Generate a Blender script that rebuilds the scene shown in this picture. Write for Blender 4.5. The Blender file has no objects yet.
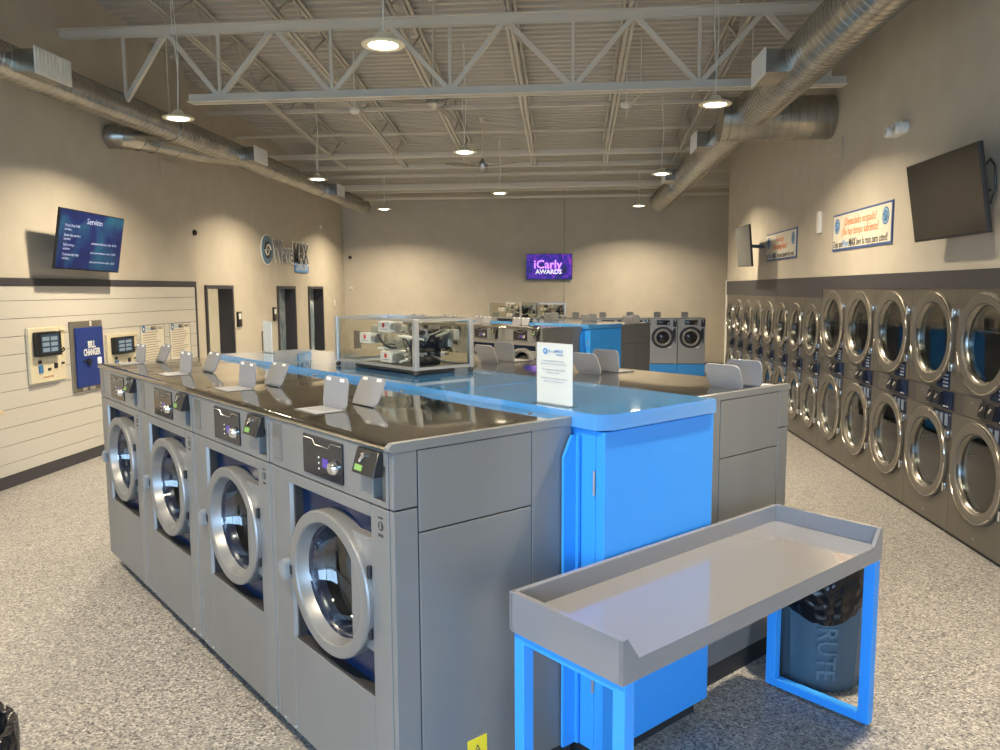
import bpy, bmesh, math, random
from mathutils import Vector, Matrix
random.seed(7)
PI = math.pi
sc = bpy.context.scene
C = bpy.context.collection

# ------------------------------------------------------------------ camera
FPX = 779.0
pit, roll, yaw = math.radians(6.25), math.radians(-.3135), math.radians(5.08)
s_, c_ = math.sin(yaw), math.cos(yaw)
Fv = Vector((-s_*math.cos(pit), c_*math.cos(pit), -math.sin(pit)))
rv = Vector((c_, s_, 0)); uv = rv.cross(Fv)
r2 = math.cos(roll)*rv + math.sin(roll)*uv
u2 = -math.sin(roll)*rv + math.cos(roll)*uv
cam = bpy.data.objects.new('camera', bpy.data.cameras.new('camera'))
C.objects.link(cam)
m3 = Matrix((r2, u2, -Fv)).transposed()
cam.matrix_world = Matrix.Translation((0, 0, 2.0)) @ m3.to_4x4()
cam.data.sensor_width = 36.0
cam.data.lens = FPX/1000*36.0
cam.data.clip_start = .05
sc.camera = cam

# ------------------------------------------------------------------ world, daylight through the storefront windows, exposure
w = bpy.data.worlds.new('sky'); sc.world = w; w.use_nodes = True
bg = w.node_tree.nodes['Background']
bg.inputs[0].default_value = (.50, .72, 1.0, 1)
bg.inputs[1].default_value = 11.0
def portal(x0, x1, z0, z1, y):
    l = bpy.data.lights.new('window_daylight', 'AREA'); l.shape = 'RECTANGLE'
    l.size = x1-x0; l.size_y = z1-z0; l.cycles.is_portal = True
    o = bpy.data.objects.new('window_daylight', l); C.objects.link(o)
    o.location = ((x0+x1)/2, y, (z0+z1)/2); o.rotation_euler = (PI/2, 0, 0)   # -Z looks to +Y
sc.view_settings.view_transform = 'Standard'
sc.view_settings.look = 'None'
sc.view_settings.gamma = 1
sc.view_settings.use_curve_mapping = False
sc.view_settings.exposure = 0.0
LAMP_W = 66.0
LAMP_COL = (1.0, .84, .60)

# ------------------------------------------------------------------ materials
MATS = {}
def mat(name, col, rough=.5, metal=0.0, emit=None, es=0, alpha=1, trans=0, spec=.5, coat=0):
    m = bpy.data.materials.new(name); m.use_nodes = True
    b = m.node_tree.nodes['Principled BSDF']
    b.inputs['Base Color'].default_value = (*col, 1)
    b.inputs['Roughness'].default_value = rough
    b.inputs['Metallic'].default_value = metal
    b.inputs['Alpha'].default_value = alpha
    b.inputs['Transmission Weight'].default_value = trans
    b.inputs['Specular IOR Level'].default_value = spec
    b.inputs['Coat Weight'].default_value = coat
    if emit:
        b.inputs['Emission Color'].default_value = (*emit, 1); b.inputs['Emission Strength'].default_value = es
    MATS[name] = m
    return m
def nodes(m): return m.node_tree.nodes, m.node_tree.links, m.node_tree.nodes['Principled BSDF']
def add_noise(m, c1, c2, scale=5, detail=4, bump=0, rough=None, stretch=(1,1,1), lo=.35, hi=.65, bscale=None):
    n, l, b = nodes(m)
    tc = n.new('ShaderNodeTexCoord'); mp = n.new('ShaderNodeMapping'); mp.inputs['Scale'].default_value = stretch
    l.new(tc.outputs['Object'], mp.inputs[0])
    t = n.new('ShaderNodeTexNoise'); t.inputs['Scale'].default_value = scale; t.inputs['Detail'].default_value = detail
    l.new(mp.outputs[0], t.inputs['Vector'])
    r = n.new('ShaderNodeValToRGB'); r.color_ramp.elements[0].position = lo; r.color_ramp.elements[1].position = hi
    r.color_ramp.elements[0].color = (*c1, 1); r.color_ramp.elements[1].color = (*c2, 1)
    l.new(t.outputs[0], r.inputs[0]); l.new(r.outputs[0], b.inputs['Base Color'])
    if bump:
        bp = n.new('ShaderNodeBump'); bp.inputs['Strength'].default_value = bump; bp.inputs['Distance'].default_value = .02
        t2 = t
        if bscale:
            t2 = n.new('ShaderNodeTexNoise'); t2.inputs['Scale'].default_value = bscale; t2.inputs['Detail'].default_value = 1
            l.new(mp.outputs[0], t2.inputs['Vector'])
        l.new(t2.outputs[0], bp.inputs['Height']); l.new(bp.outputs[0], b.inputs['Normal'])
    return m

M_wall = add_noise(mat('wall_paint', (.6,.53,.42), .75), (.475,.43,.355), (.51,.465,.385), 3, 2)
M_ship = mat('shiplap_paint', (.53,.505,.45), .55)
M_band = mat('charcoal_trim', (.045,.043,.05), .5)
M_deck = mat('deck_paint', (.46,.435,.39), .55)
M_steelpaint = mat('white_painted_steel', (.62,.58,.50), .5)
M_floor = mat('flake_floor', (.4,.38,.34), .42)
def floor_nodes(m):
    n, l, b = nodes(m)
    tc = n.new('ShaderNodeTexCoord')
    v = n.new('ShaderNodeTexVoronoi'); v.inputs['Scale'].default_value = 105
    l.new(tc.outputs['Object'], v.inputs['Vector'])
    sep = n.new('ShaderNodeSeparateColor'); l.new(v.outputs['Color'], sep.inputs[0])
    r = n.new('ShaderNodeValToRGB'); r.color_ramp.interpolation = 'CONSTANT'
    e = r.color_ramp.elements
    e[0].position = 0; e[0].color = (.10,.10,.105,1)
    e[1].position = .12; e[1].color = (.19,.185,.185,1)
    for p, c in ((.30,(.26,.247,.235,1)), (.58,(.33,.315,.295,1)), (.84,(.46,.44,.41,1))):
        q = e.new(p); q.color = c
    l.new(sep.outputs[0], r.inputs[0])
    l.new(r.outputs[0], b.inputs['Base Color'])
floor_nodes(M_floor)
M_wash = add_noise(mat('washer_grey', (.30,.30,.295), .42, .45), (.21,.215,.218), (.245,.25,.253), 2.0, 2, stretch=(1,1,.3))
M_washdk = mat('washer_trim', (.17,.17,.165), .4, .5)
M_top = mat('polished_steel', (.56,.53,.47), .08, 1.0)
def wavy(m, sc_, st):
    n, l, b = nodes(m)
    tc = n.new('ShaderNodeTexCoord'); t = n.new('ShaderNodeTexNoise'); t.inputs['Scale'].default_value = sc_; t.inputs['Detail'].default_value = 0
    l.new(tc.outputs['Object'], t.inputs['Vector'])
    bp = n.new('ShaderNodeBump'); bp.inputs['Strength'].default_value = st; bp.inputs['Distance'].default_value = .05
    l.new(t.outputs[0], bp.inputs['Height']); l.new(bp.outputs[0], b.inputs['Normal'])
wavy(M_top, 3.0, .17)
M_blue = mat('sky_blue_paint', (.035,.30,.83), .38)
M_bluetop = mat('sky_blue_lid', (.05,.28,.66), .10, coat=1.0)
M_bluetop.node_tree.nodes['Principled BSDF'].inputs['IOR'].default_value = 1.8
M_bluetop.node_tree.nodes['Principled BSDF'].inputs['Coat IOR'].default_value = 1.8
M_navy = mat('navy_panel', (.004,.016,.055), .22, spec=.3)
M_black = mat('black_plastic', (.012,.012,.014), .35)
M_blackg = mat('black_gloss', (.012,.013,.018), .12)
M_rubber = mat('black_rubber', (.02,.02,.022), .6)
M_alu = mat('brushed_aluminium', (.52,.52,.51), .3, .85)
M_ring = mat('washer_door_ring', (.27,.275,.28), .36, .6)
M_chrome = mat('chrome', (.75,.75,.75), .12, 1.0)
M_drum = mat('drum_steel', (.35,.35,.36), .22, 1.0)
M_lgrey = mat('light_grey_plastic', (.21,.215,.23), .5)
M_tray = mat('grey_tray_plastic', (.195,.195,.21), .16, coat=1.0)
M_green = mat('green_lcd', (.16,.30,.08), .4, emit=(.25,.6,.1), es=.12)
M_purple = mat('purple_display', (.05,.03,.2), .3, emit=(.15,.08,.6), es=.3)
M_white = mat('white_plastic', (.75,.74,.70), .4)
M_paper = mat('white_paper', (.80,.82,.88), .6)
M_cream = mat('cream_enamel', (.62,.56,.40), .45)
M_posters = mat('poster_cream', (.68,.63,.52), .55)
M_ink = mat('dark_ink', (.03,.03,.035), .6)
M_inkgrey = mat('grey_ink', (.22,.22,.25), .6)
M_inkbrown = mat('faded_ink', (.30,.26,.20), .6)
M_logo = mat('logo_blue', (.04,.16,.38), .5)
M_logolt = mat('logo_light_blue', (.30,.45,.62), .5)
M_orange = mat('orange_ink', (.80,.22,.06), .6)
M_red = mat('red_ink', (.6,.02,.03), .5)
M_yellow = mat('yellow_sticker', (.75,.60,.03), .45)
M_dryer = add_noise(mat('dryer_steel', (.15,.135,.115), .42, .5), (.135,.122,.103), (.16,.144,.12), 2.0, 2, stretch=(1,1,.2))
M_dring = mat('dryer_ring_steel', (.165,.15,.128), .45, .5)
M_dhigh = mat('dryer_highlight_steel', (.62,.58,.50), .18, 1.0)
M_galv = add_noise(mat('galvanised_steel', (.45,.43,.38), .25, .9), (.33,.32,.29), (.45,.43,.38), 4, 3)
M_tan = mat('tan_door', (.42,.33,.2), .6)
M_brown = mat('brown_board', (.16,.12,.07), .6)
M_bag = mat('black_bin_liner', (.006,.006,.008), .22, spec=.35)
wavy(M_bag, 22, .45)
M_bin = mat('slate_blue_bin', (.045,.085,.125), .5)
M_hose = mat('hose_beige', (.45,.42,.33), .4)
M_screen_off = mat('dark_screen', (.018,.017,.018), .16)
M_lens = mat('lamp_lens', (1,.95,.85), .4, emit=(1.0,.90,.70), es=16)
M_rim = mat('lamp_rim', (.75,.68,.5), .4)
M_ground = mat('pavement', (.35,.34,.32), .9)

def glassy(name, tint, refl_rough=.03, ior=1.45, opac=0.0):
    m = bpy.data.materials.new(name); m.use_nodes = True
    n = m.node_tree.nodes; l = m.node_tree.links; n.clear()
    out = n.new('ShaderNodeOutputMaterial'); tr = n.new('ShaderNodeBsdfTransparent'); tr.inputs[0].default_value = (*tint, 1)
    gl = n.new('ShaderNodeBsdfGlossy'); gl.inputs['Roughness'].default_value = refl_rough; gl.inputs[0].default_value = (.9,.9,.9,1)
    lw = n.new('ShaderNodeLayerWeight'); pw = n.new('ShaderNodeMath'); pw.operation = 'POWER'; pw.inputs[1].default_value = 4
    l.new(lw.outputs['Facing'], pw.inputs[0])
    f0 = ((ior-1)/(ior+1))**2; fr = n.new('ShaderNodeMath'); fr.operation = 'MULTIPLY_ADD'; fr.inputs[1].default_value = .8*(1-f0); fr.inputs[2].default_value = f0
    l.new(pw.outputs[0], fr.inputs[0])
    mx = n.new('ShaderNodeMixShader'); l.new(fr.outputs[0], mx.inputs[0]); l.new(tr.outputs[0], mx.inputs[1]); l.new(gl.outputs[0], mx.inputs[2])
    l.new(mx.outputs[0], out.inputs[0]); return m
M_acryl = glassy('clear_acrylic', (.93,.93,.90), ior=1.25)
M_wglass = glassy('washer_door_glass', (.62,.68,.75), ior=2.0)
M_dglass = glassy('dryer_door_glass', (.45,.50,.52), ior=1.7)
M_window = glassy('window_glass', (.92,.95,.96))

def wave_noise(name, c1, c2, c3, scale=3, es=0):
    m = mat(name, c1, .35); n, l, b = nodes(m)
    tc = n.new('ShaderNodeTexCoord'); t = n.new('ShaderNodeTexNoise'); t.inputs['Scale'].default_value = scale
    t.inputs['Detail'].default_value = 5; t.inputs['Distortion'].default_value = 1.2
    l.new(tc.outputs['Object'], t.inputs['Vector'])
    r = n.new('ShaderNodeValToRGB'); e = r.color_ramp.elements
    e[0].position = .3; e[0].color = (*c1,1); e[1].position = .7; e[1].color = (*c3,1); q = e.new(.5); q.color = (*c2,1)
    l.new(t.outputs[0], r.inputs[0]); l.new(r.outputs[0], b.inputs['Base Color'])
    if es:
        l.new(r.outputs[0], b.inputs['Emission Color']); b.inputs['Emission Strength'].default_value = es
    return m
M_glassrefl = wave_noise('bluish_glass_reflection', (.10,.15,.20), (.28,.36,.42), (.55,.62,.66), 2.5)  # bluish reflections on the door glass, put into the colour
M_menu = wave_noise('ocean_menu_screen', (.002,.005,.035), (.004,.010,.075), (.008,.06,.12), 1.6, .40)
M_show = wave_noise('stage_show_screen', (.002,.0,.02), (.02,.0,.25), (.16,.01,.30), 5.5, 1.0)

# ------------------------------------------------------------------ mesh helpers
def box(bm, x0, x1, y0, y1, z0, z1, bev=0, mtx=None):
    v = [bm.verts.new(p) for p in ((x0,y0,z0),(x1,y0,z0),(x1,y1,z0),(x0,y1,z0),(x0,y0,z1),(x1,y0,z1),(x1,y1,z1),(x0,y1,z1))]
    f = [bm.faces.new([v[i] for i in q]) for q in ((0,3,2,1),(4,5,6,7),(0,1,5,4),(1,2,6,5),(2,3,7,6),(3,0,4,7))]
    if bev:
        ed = list({e for g in f for e in g.edges})
        r = bmesh.ops.bevel(bm, geom=ed, offset=bev, segments=2, affect='EDGES', profile=.5)
        v = list({x for g in r['faces'] for x in g.verts} | {x for x in v if x.is_valid})
    if mtx is not None: bmesh.ops.transform(bm, matrix=mtx, verts=v)
    return v
def tube(bm, pts, r, seg=10, cap=True, radii=None):
    pts = [Vector(p) for p in pts]; rings = []
    n = len(pts); up = None
    for i, p in enumerate(pts):
        d = (pts[min(i+1,n-1)]-pts[max(i-1,0)]).normalized()
        if up is None:
            up = Vector((0,0,1)) if abs(d.z) < .9 else Vector((1,0,0))
        a = d.cross(up).normalized(); b = a.cross(d).normalized(); up = b
        rr = radii[i] if radii else r
        rings.append([bm.verts.new(p+rr*(math.cos(2*PI*k/seg)*a+math.sin(2*PI*k/seg)*b)) for k in range(seg)])
    for i in range(n-1):
        for k in range(seg):
            bm.faces.new((rings[i][k], rings[i][(k+1)%seg], rings[i+1][(k+1)%seg], rings[i+1][k]))
    if cap:
        bm.faces.new(rings[0][::-1]); bm.faces.new(rings[-1])
    return rings
def bar(bm, p0, p1, w, h):
    """rectangular bar from p0 to p1"""
    p0, p1 = Vector(p0), Vector(p1); d = (p1-p0).normalized()
    up = Vector((0,0,1)) if abs(d.z) < .95 else Vector((0,1,0))
    a = d.cross(up).normalized(); b = a.cross(d).normalized()
    v = [bm.verts.new(p+sx*a*w/2+sy*b*h/2) for p in (p0,p1) for sx, sy in ((-1,-1),(1,-1),(1,1),(-1,1))]
    for q in ((0,1,2,3),(7,6,5,4),(0,4,5,1),(1,5,6,2),(2,6,7,3),(3,7,4,0)): bm.faces.new([v[i] for i in q])
def lathe_y(bm, prof, cx, cz, seg=48, sx=1.0, sz=1.0, close=False):
    """profile (r, y) turned about the y axis through (cx, cz)"""
    rings = []
    for r, y in prof:
        if r < 1e-6: rings.append([bm.verts.new((cx, y, cz))])
        else: rings.append([bm.verts.new((cx+r*sx*math.cos(2*PI*k/seg), y, cz+r*sz*math.sin(2*PI*k/seg))) for k in range(seg)])
    L = len(rings)
    for i in range(L if close else L-1):
        A, B = rings[i], rings[(i+1) % L]
        for k in range(seg):
            k2 = (k+1) % seg
            if len(A) == 1: bm.faces.new((A[0], B[k], B[k2]))
            elif len(B) == 1: bm.faces.new((A[k2], A[k], B[0]))
            else: bm.faces.new((A[k2], A[k], B[k], B[k2]))
def lathe_z(bm, prof, cx, cy, seg=32, a0=0):
    rings = []
    for r, z in prof:
        if r < 1e-6: rings.append([bm.verts.new((cx, cy, z))])
        else: rings.append([bm.verts.new((cx+r*math.cos(2*PI*k/seg), cy+r*math.sin(2*PI*k/seg), z)) for k in range(seg)])
    for A, B in zip(rings, rings[1:]):
        for k in range(seg):
            k2 = (k+1) % seg
            if len(A) == 1: bm.faces.new((A[0], B[k2], B[k]))
            elif len(B) == 1: bm.faces.new((A[k], A[k2], B[0]))
            else: bm.faces.new((A[k], A[k2], B[k2], B[k]))
def prism(bm, poly, axis, a, b):
    """extrude a 2D polygon along axis from a to b"""
    def P(u, v, t):
        return {'x':(t,u,v), 'y':(u,t,v), 'z':(u,v,t)}[axis]
    A = [bm.verts.new(P(u,v,a)) for u, v in poly]; B = [bm.verts.new(P(u,v,b)) for u, v in poly]
    n = len(poly)
    bm.faces.new(A); bm.faces.new(B[::-1])
    for i in range(n): bm.faces.new((A[i], B[i], B[(i+1)%n], A[(i+1)%n]))
def rrect(x0, x1, z0, z1, r, n=5):
    out = []
    for cx, cz, a in ((x1-r,z1-r,0),(x0+r,z1-r,PI/2),(x0+r,z0+r,PI),(x1-r,z0+r,1.5*PI)):
        for k in range(n+1):
            t = a+PI/2*k/n; out.append((cx+r*math.cos(t), cz+r*math.sin(t)))
    return out
def holed(bm, x0, x1, z0, z1, cx, cz, rx, rz, y, depth=0.0, seg=44):
    """rectangular plate facing -y with a round hole, with a reveal going +y"""
    ang = [2*PI*k/seg for k in range(seg)]
    for X in (x0, x1):
        for Z in (z0, z1): ang.append(math.atan2(Z-cz, X-cx) % (2*PI))
    ang = sorted(set(round(a, 6) for a in ang))
    I, O, D = [], [], []
    for a in ang:
        c, s = math.cos(a), math.sin(a)
        ts = []
        if c > 1e-9: ts.append((x1-cx)/c)
        if c < -1e-9: ts.append((x0-cx)/c)
        if s > 1e-9: ts.append((z1-cz)/s)
        if s < -1e-9: ts.append((z0-cz)/s)
        t = min(ts)
        O.append(bm.verts.new((cx+t*c, y, cz+t*s)))
        I.append(bm.verts.new((cx+rx*c, y, cz+rz*s)))
        if depth: D.append(bm.verts.new((cx+rx*c, y+depth, cz+rz*s)))
    n = len(ang)
    for i in range(n):
        j = (i+1) % n
        bm.faces.new((O[i], I[i], I[j], O[j]))
        if depth: bm.faces.new((I[i], D[i], D[j], I[j]))
def newbm(): return bmesh.new()
def obj(name, bm, m, parent=None, smooth=True, ang=35, loc=None, rz=0):
    me = bpy.data.meshes.new(name)
    bmesh.ops.recalc_face_normals(bm, faces=bm.faces)
    bm.to_mesh(me); bm.free()
    me.materials.append(m)
    if smooth:
        for p in me.polygons: p.use_smooth = True
        try: me.set_sharp_from_angle(angle=math.radians(ang))
        except Exception: pass
    o = bpy.data.objects.new(name, me); C.objects.link(o)
    if parent is not None: o.parent = parent
    if loc is not None: o.location = loc
    if rz: o.rotation_euler = (0,0,rz)
    return o
def text(name, body, m, parent, size, mtx, extrude=.0015, align='CENTER', sx=1.0, bold=0.0):
    cu = bpy.data.curves.new(name, 'FONT'); cu.body = body; cu.size = size; cu.extrude = extrude
    cu.align_x = align; cu.align_y = 'CENTER'; cu.resolution_u = 2; cu.offset = bold
    t = bpy.data.objects.new(name+'_tmp', cu)
    C.objects.link(t); bpy.context.view_layer.update()
    dg = bpy.context.evaluated_depsgraph_get()
    me = bpy.data.meshes.new_from_object(t.evaluated_get(dg))
    bpy.data.objects.remove(t); bpy.data.curves.remove(cu)
    me.transform(mtx @ Matrix.Diagonal((sx,1,1,1)))
    me.materials.clear(); me.materials.append(m)
    o = bpy.data.objects.new(name, me); C.objects.link(o)
    if parent is not None: o.parent = parent
    return o
FACE = lambda x, y, z: Matrix.Translation((x,y,z)) @ Matrix.Rotation(PI/2, 4, 'X')      # text read by a viewer looking along +y (local)
def tag(o, label, cat, group=None):
    o['label'] = label; o['category'] = cat
    if group: o['group'] = group
    return o
def struct(name, bm, m, **k):
    o = obj(name, bm, m, **k); o['kind'] = 'structure'; return o
def thing(name, loc=(0,0,0), rz=0):
    o = bpy.data.objects.new(name, None); C.objects.link(o); o.empty_display_size = .1
    o.location = loc; o.rotation_euler = (0,0,rz); return o
def dup(o, parent=None):
    c = o.copy(); C.objects.link(c)
    if parent is not None: c.parent = parent
    for ch in [k for k in bpy.data.objects if k.parent == o]: dup(ch, c)
    return c
def place(o, loc, rz=None, s=None):
    o.location = loc
    if rz is not None: o.rotation_euler = (0,0,rz)
    if s: o.scale = (s,s,s)

# ------------------------------------------------------------------ room dimensions
XL, XL2, XR, YB, YF = -5.75, -5.90, 3.07, 20.2, -3.0
YSTEP = 11.62; YRE = 15.65; XR2 = 4.3
def zd(y): return 5.5-.09*(y-9.5)

# floor
bm = newbm(); box(bm, -9, XR2+.2, YF-.2, YB+.2, -.12, 0); struct('floor', bm, M_floor, smooth=False)
bm = newbm(); box(bm, -16, 16, -22, YF-.2, -.3, -.02)
o = struct('floor_outside', bm, M_ground, smooth=False)

# ceiling: ribbed deck, ribs across the room, falling towards the back
bm = newbm(); y = YF-.1; prev = None; pitch = .152
rows = []
while y < YB+.2:
    for dy, dz in ((0,0),(.055,0),(.075,.045),(.13,.045)):
        rows.append((y+dy, zd(y+dy)+dz))
    y += pitch
vs = [(bm.verts.new((-6.4, a, b)), bm.verts.new((XR2+.1, a, b))) for a, b in rows]
for p, q in zip(vs, vs[1:]): bm.faces.new((p[0], p[1], q[1], q[0]))
struct('ceiling', bm, M_deck, smooth=False)

def wallquad(name, segs, m=M_wall):
    """segs: list of (p0, p1, z0, z1 fn or value, thickness vector)"""
    bm = newbm()
    for (x0,y0), (x1,y1), z0, z1, (tx,ty) in segs:
        h0 = z1 if z1 is not None else zd(y0)+.1
        h1 = z1 if z1 is not None else zd(y1)+.1
        P = [(x0,y0,z0),(x1,y1,z0),(x1,y1,h1),(x0,y0,h0)]
        A = [bm.verts.new(p) for p in P]; B = [bm.verts.new((p[0]+tx,p[1]+ty,p[2])) for p in P]
        bm.faces.new(A); bm.faces.new(B[::-1])
        for i in range(4): bm.faces.new((A[i], B[i], B[(i+1)%4], A[(i+1)%4]))
    return struct(name, bm, m, smooth=False)
wallquad('wall_left', [((XL,YF),(XL,YSTEP),0,None,(-.15,0))])
D1, D2, D3, DH = (12.25,13.30), (15.40,16.45), (17.30,18.35), 2.10
segs = []; y = YSTEP
for d in (D1, D2, D3):
    segs.append(((XL2,y),(XL2,d[0]),0,None,(-.24,0))); segs.append(((XL2,d[0]),(XL2,d[1]),DH,None,(-.24,0))); y = d[1]
segs.append(((XL2,y),(XL2,YB),0,None,(-.24,0)))
wallquad('wall_left_rear', segs)
wallquad('wall_back', [((XL2-.3,YB),(XR2+.1,YB),0,None,(0,.2))])
YT0, YT1 = 9.82, 4.78     # tall dryers
wallquad('wall_right', [((XR,YF),(XR,YT1),0,None,(.12,0)), ((XR,YT1),(XR,YT0),2.0,None,(.12,0)), ((XR,YT0),(XR,15.52),1.886,None,(.12,0)),
                        ((XR,15.52),(XR,YRE),0,None,(.12,0))])
wallquad('wall_right_rear', [((XR2,YF),(XR2,YB),0,None,(.1,0)), ((XR+.12,YRE-.12),(XR2,YRE-.12),0,None,(0,.12))])  # unseen outer run extended to keep sky light out behind the dryers
# storefront behind the camera
wallquad('wall_front', [((-5.9,YF),(-5.3,YF),0,None,(0,-.2)), ((-5.3,YF),(2.7,YF),3.3,None,(0,-.2)), ((2.7,YF),(XR2+.1,YF),0,None,(0,-.2)), ((-5.3,YF),(2.7,YF),0,.12,(0,-.2))])
for i, (a, b) in enumerate(((-5.3,-2.65),(-2.65,0),(0,2.7))):
    bm = newbm()
    for x in (a, b-.06): box(bm, x, x+.06, YF-.12, YF-.06, .12, 3.3)
    box(bm, a, b, YF-.12, YF-.06, .12, .18); box(bm, a, b, YF-.12, YF-.06, 3.24, 3.3)
    fr = struct('window_%d' % (i+1), bm, M_band, smooth=False)
    bm = newbm(); box(bm, a+.06, b-.06, YF-.10, YF-.09, .18, 3.24)
    obj('pane', bm, M_window, fr, smooth=False)
    portal(a+.06, b-.06, .18, 3.24, YF-.14)
# shiplap on the left wall
bm = newbm(); z = .125
zt = 2.068; k = 0
lines = [zt-.155-.185*i for i in range(11)]
top = zt
for zl in lines:
    lo = max(zl, .125)
    if top-lo < .02: break
    box(bm, XL+.001, XL+.022, YF+.02, YSTEP-.02, lo+.003, top-.003, 0)
    top = lo
struct('trim_1', bm, M_ship, smooth=False)
bm = newbm(); box(bm, XL+.001, XL+.014, YF+.02, YSTEP-.02, .12, 2.07); struct('trim_2', bm, mat('shiplap_gap', (.16,.145,.12), .8), smooth=False)
bm = newbm(); box(bm, XL+.001, XL+.03, YF+.02, YSTEP+.0, 2.07, 2.15); box(bm, XL+.001, XL+.03, YSTEP-.045, YSTEP, 0, 2.07)
struct('trim_3', bm, M_band, smooth=False)
bm = newbm(); box(bm, XL+.001, XL+.03, YF+.02, YSTEP-.045, 0, .12); struct('baseboard_left', bm, M_band, smooth=False)
bm = newbm()
for a, b in ((YSTEP,D1[0]-.07),(D1[1]+.07,D2[0]-.07),(D2[1]+.07,D3[0]-.07),(D3[1]+.07,YB)):
    box(bm, XL2+.001, XL2+.02, a+.001, b, 0, .12)
struct('baseboard_left_rear', bm, M_band, smooth=False)
bm = newbm(); box(bm, XL2, XR2, YB-.02, YB-.001, 0, .12); struct('baseboard_back', bm, M_band, smooth=False)
# charcoal bulkhead band over the dryers, white corner guard, dark jamb
bm = newbm(); box(bm, XR-.012, XR-.001, YF+.02, YT0, 1.990, 2.135); box(bm, XR-.012, XR-.001, YT0, YRE-.03, 1.880, 2.135)
struct('trim_4', bm, M_band, smooth=False)
bm = newbm(); box(bm, XR-.02, XR+.14, YRE-.03, YRE+.012, 0, 2.16); struct('trim_5', bm, M_white, smooth=False)
bm = newbm(); box(bm, XR+.02, XR+.10, YRE+.05, YRE+.16, 0, 2.75); struct('trim_6', bm, M_band, smooth=False)
bm = newbm(); box(bm, -.14, -.125, YB-.006, YB-.001, .12, zd(YB)); struct('trim_7', bm, mat('control_joint', (.25,.22,.17), .8), smooth=False)

# doors on the rear left wall
def doorway(i, d, kind):
    bm = newbm(); y0, y1 = d; xi = XL2-.235
    for a, b in ((y0, y0+.055), (y1-.055, y1)): box(bm, xi, XL2+.03, a, b, 0, DH-.001)
    box(bm, xi, XL2+.03, y0+.055, y1-.055, DH-.06, DH-.001)
    fr = struct('door_%d' % i, bm, M_band, smooth=False)
    bm = newbm()
    if kind == 'open':
        box(bm, xi+.02, xi+.05, y0+.055, y0+.13, .002, DH-.06)
        obj('door_stile', bm, M_glassrefl, fr, smooth=False)
        bm = newbm(); box(bm, xi+.02, xi+.028, y0+.13, y1-.055, .002, DH-.06); obj('door_glass', bm, M_window, fr, smooth=False)
    else:
        box(bm, xi+.02, xi+.03, y0+.055, y1-.055, .002, DH-.06)
        obj('door_glass', bm, M_glassrefl, fr, smooth=False)
        bm = newbm(); box(bm, xi+.035, xi+.06, y0+.16, y0+.19, .85, 1.35, .004)
        obj('pull_handle', bm, M_alu, fr)
doorway(1, D1, 'open'); doorway(2, D2, 'reflecting'); doorway(3, D3, 'reflecting')
# small room behind door 1
wallquad('wall_office', [((-8.6,11.0),(-8.6,16.5),0,2.8,(-.1,0)), ((-8.6,16.5),(XL2-.24,16.5),0,2.8,(0,.1)), ((-8.6,11.0),(XL2-.24,11.0),0,2.8,(0,-.1))])
bm = newbm(); box(bm, -8.6, XL2-.24, 11, 16.5, 2.8, 2.9); struct('ceiling_office', bm, M_deck, smooth=False)
bm = newbm(); box(bm, -7.6, -6.7, 16.44, 16.498, .001, 2.0); o = struct('door_4', bm, M_white, smooth=False)
bm = newbm(); box(bm, -7.52, -6.78, 16.42, 16.44, .001, 1.95); obj('door_leaf', bm, M_tan, o, smooth=False)
l = bpy.data.lights.new('office_light', 'AREA'); l.size = .8; l.energy = 220; l.color = (1,.85,.62)
o = bpy.data.objects.new('office_light', l); C.objects.link(o); o.location = (-7.4, 14, 2.75)

# ------------------------------------------------------------------ roof steel
def girder(y, zb, zt_, x0, x1, nodes_top, nodes_bot, label):
    t = thing('roof_girder', (0, y, zb))
    H = zt_-zb
    bm = newbm()
    for s in (-1, 1): box(bm, x0, x1, s*.015 if s > 0 else -.085, .085 if s > 0 else -.015, H-.01, H+.0)
    for s in (-1, 1): box(bm, x0, x1, s*.03-.006, s*.03+.006, H-.09, H)
    obj('top_chord', bm, M_steelpaint, t, smooth=False)
    bm = newbm()
    xb0, xb1 = nodes_bot[0]+.75, x1
    for s in (-1, 1): box(bm, xb0, xb1, min(s*.015, s*.085), max(s*.015, s*.085), 0, .01); box(bm, xb0, xb1, s*.03-.006, s*.03+.006, 0, .09)
    obj('bottom_chord', bm, M_steelpaint, t, smooth=False)
    seq = sorted([(x, 'b') for x in nodes_bot]+[(x, 't') for x in nodes_top])
    for (xa, ka), (xb, kb) in zip(seq, seq[1:]):
        if ka == kb: continue
        bm = newbm(); za = .05 if ka == 'b' else H-.05; zb2 = .05 if kb == 'b' else H-.05
        bar(bm, (xa, 0, za), (xb, 0, zb2), .05, .05); obj('diagonal', bm, M_steelpaint, t, smooth=False)
    for x in nodes_bot:
        bm = newbm(); bar(bm, (x, 0, .05), (x, 0, H-.05), .032, .032); obj('vertical', bm, M_steelpaint, t, smooth=False)
    tag(t, label, 'girder')
    return t
JX = [-4.50, -3.26, -1.98, -.70, .68, 2.02]
girder(8.7, 4.10, 4.93, -5.74, 2.86, JX, [-5.0, -3.90, -2.62, -1.30, .03, 1.36, 2.7], 'white steel lattice girder across the room above the nearest washers')
JN = ['nearest the left wall', 'second from the left wall', 'third from the left wall', 'left of the centre of the room', 'right of the centre of the room', 'nearest the right wall and its duct']
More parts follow.
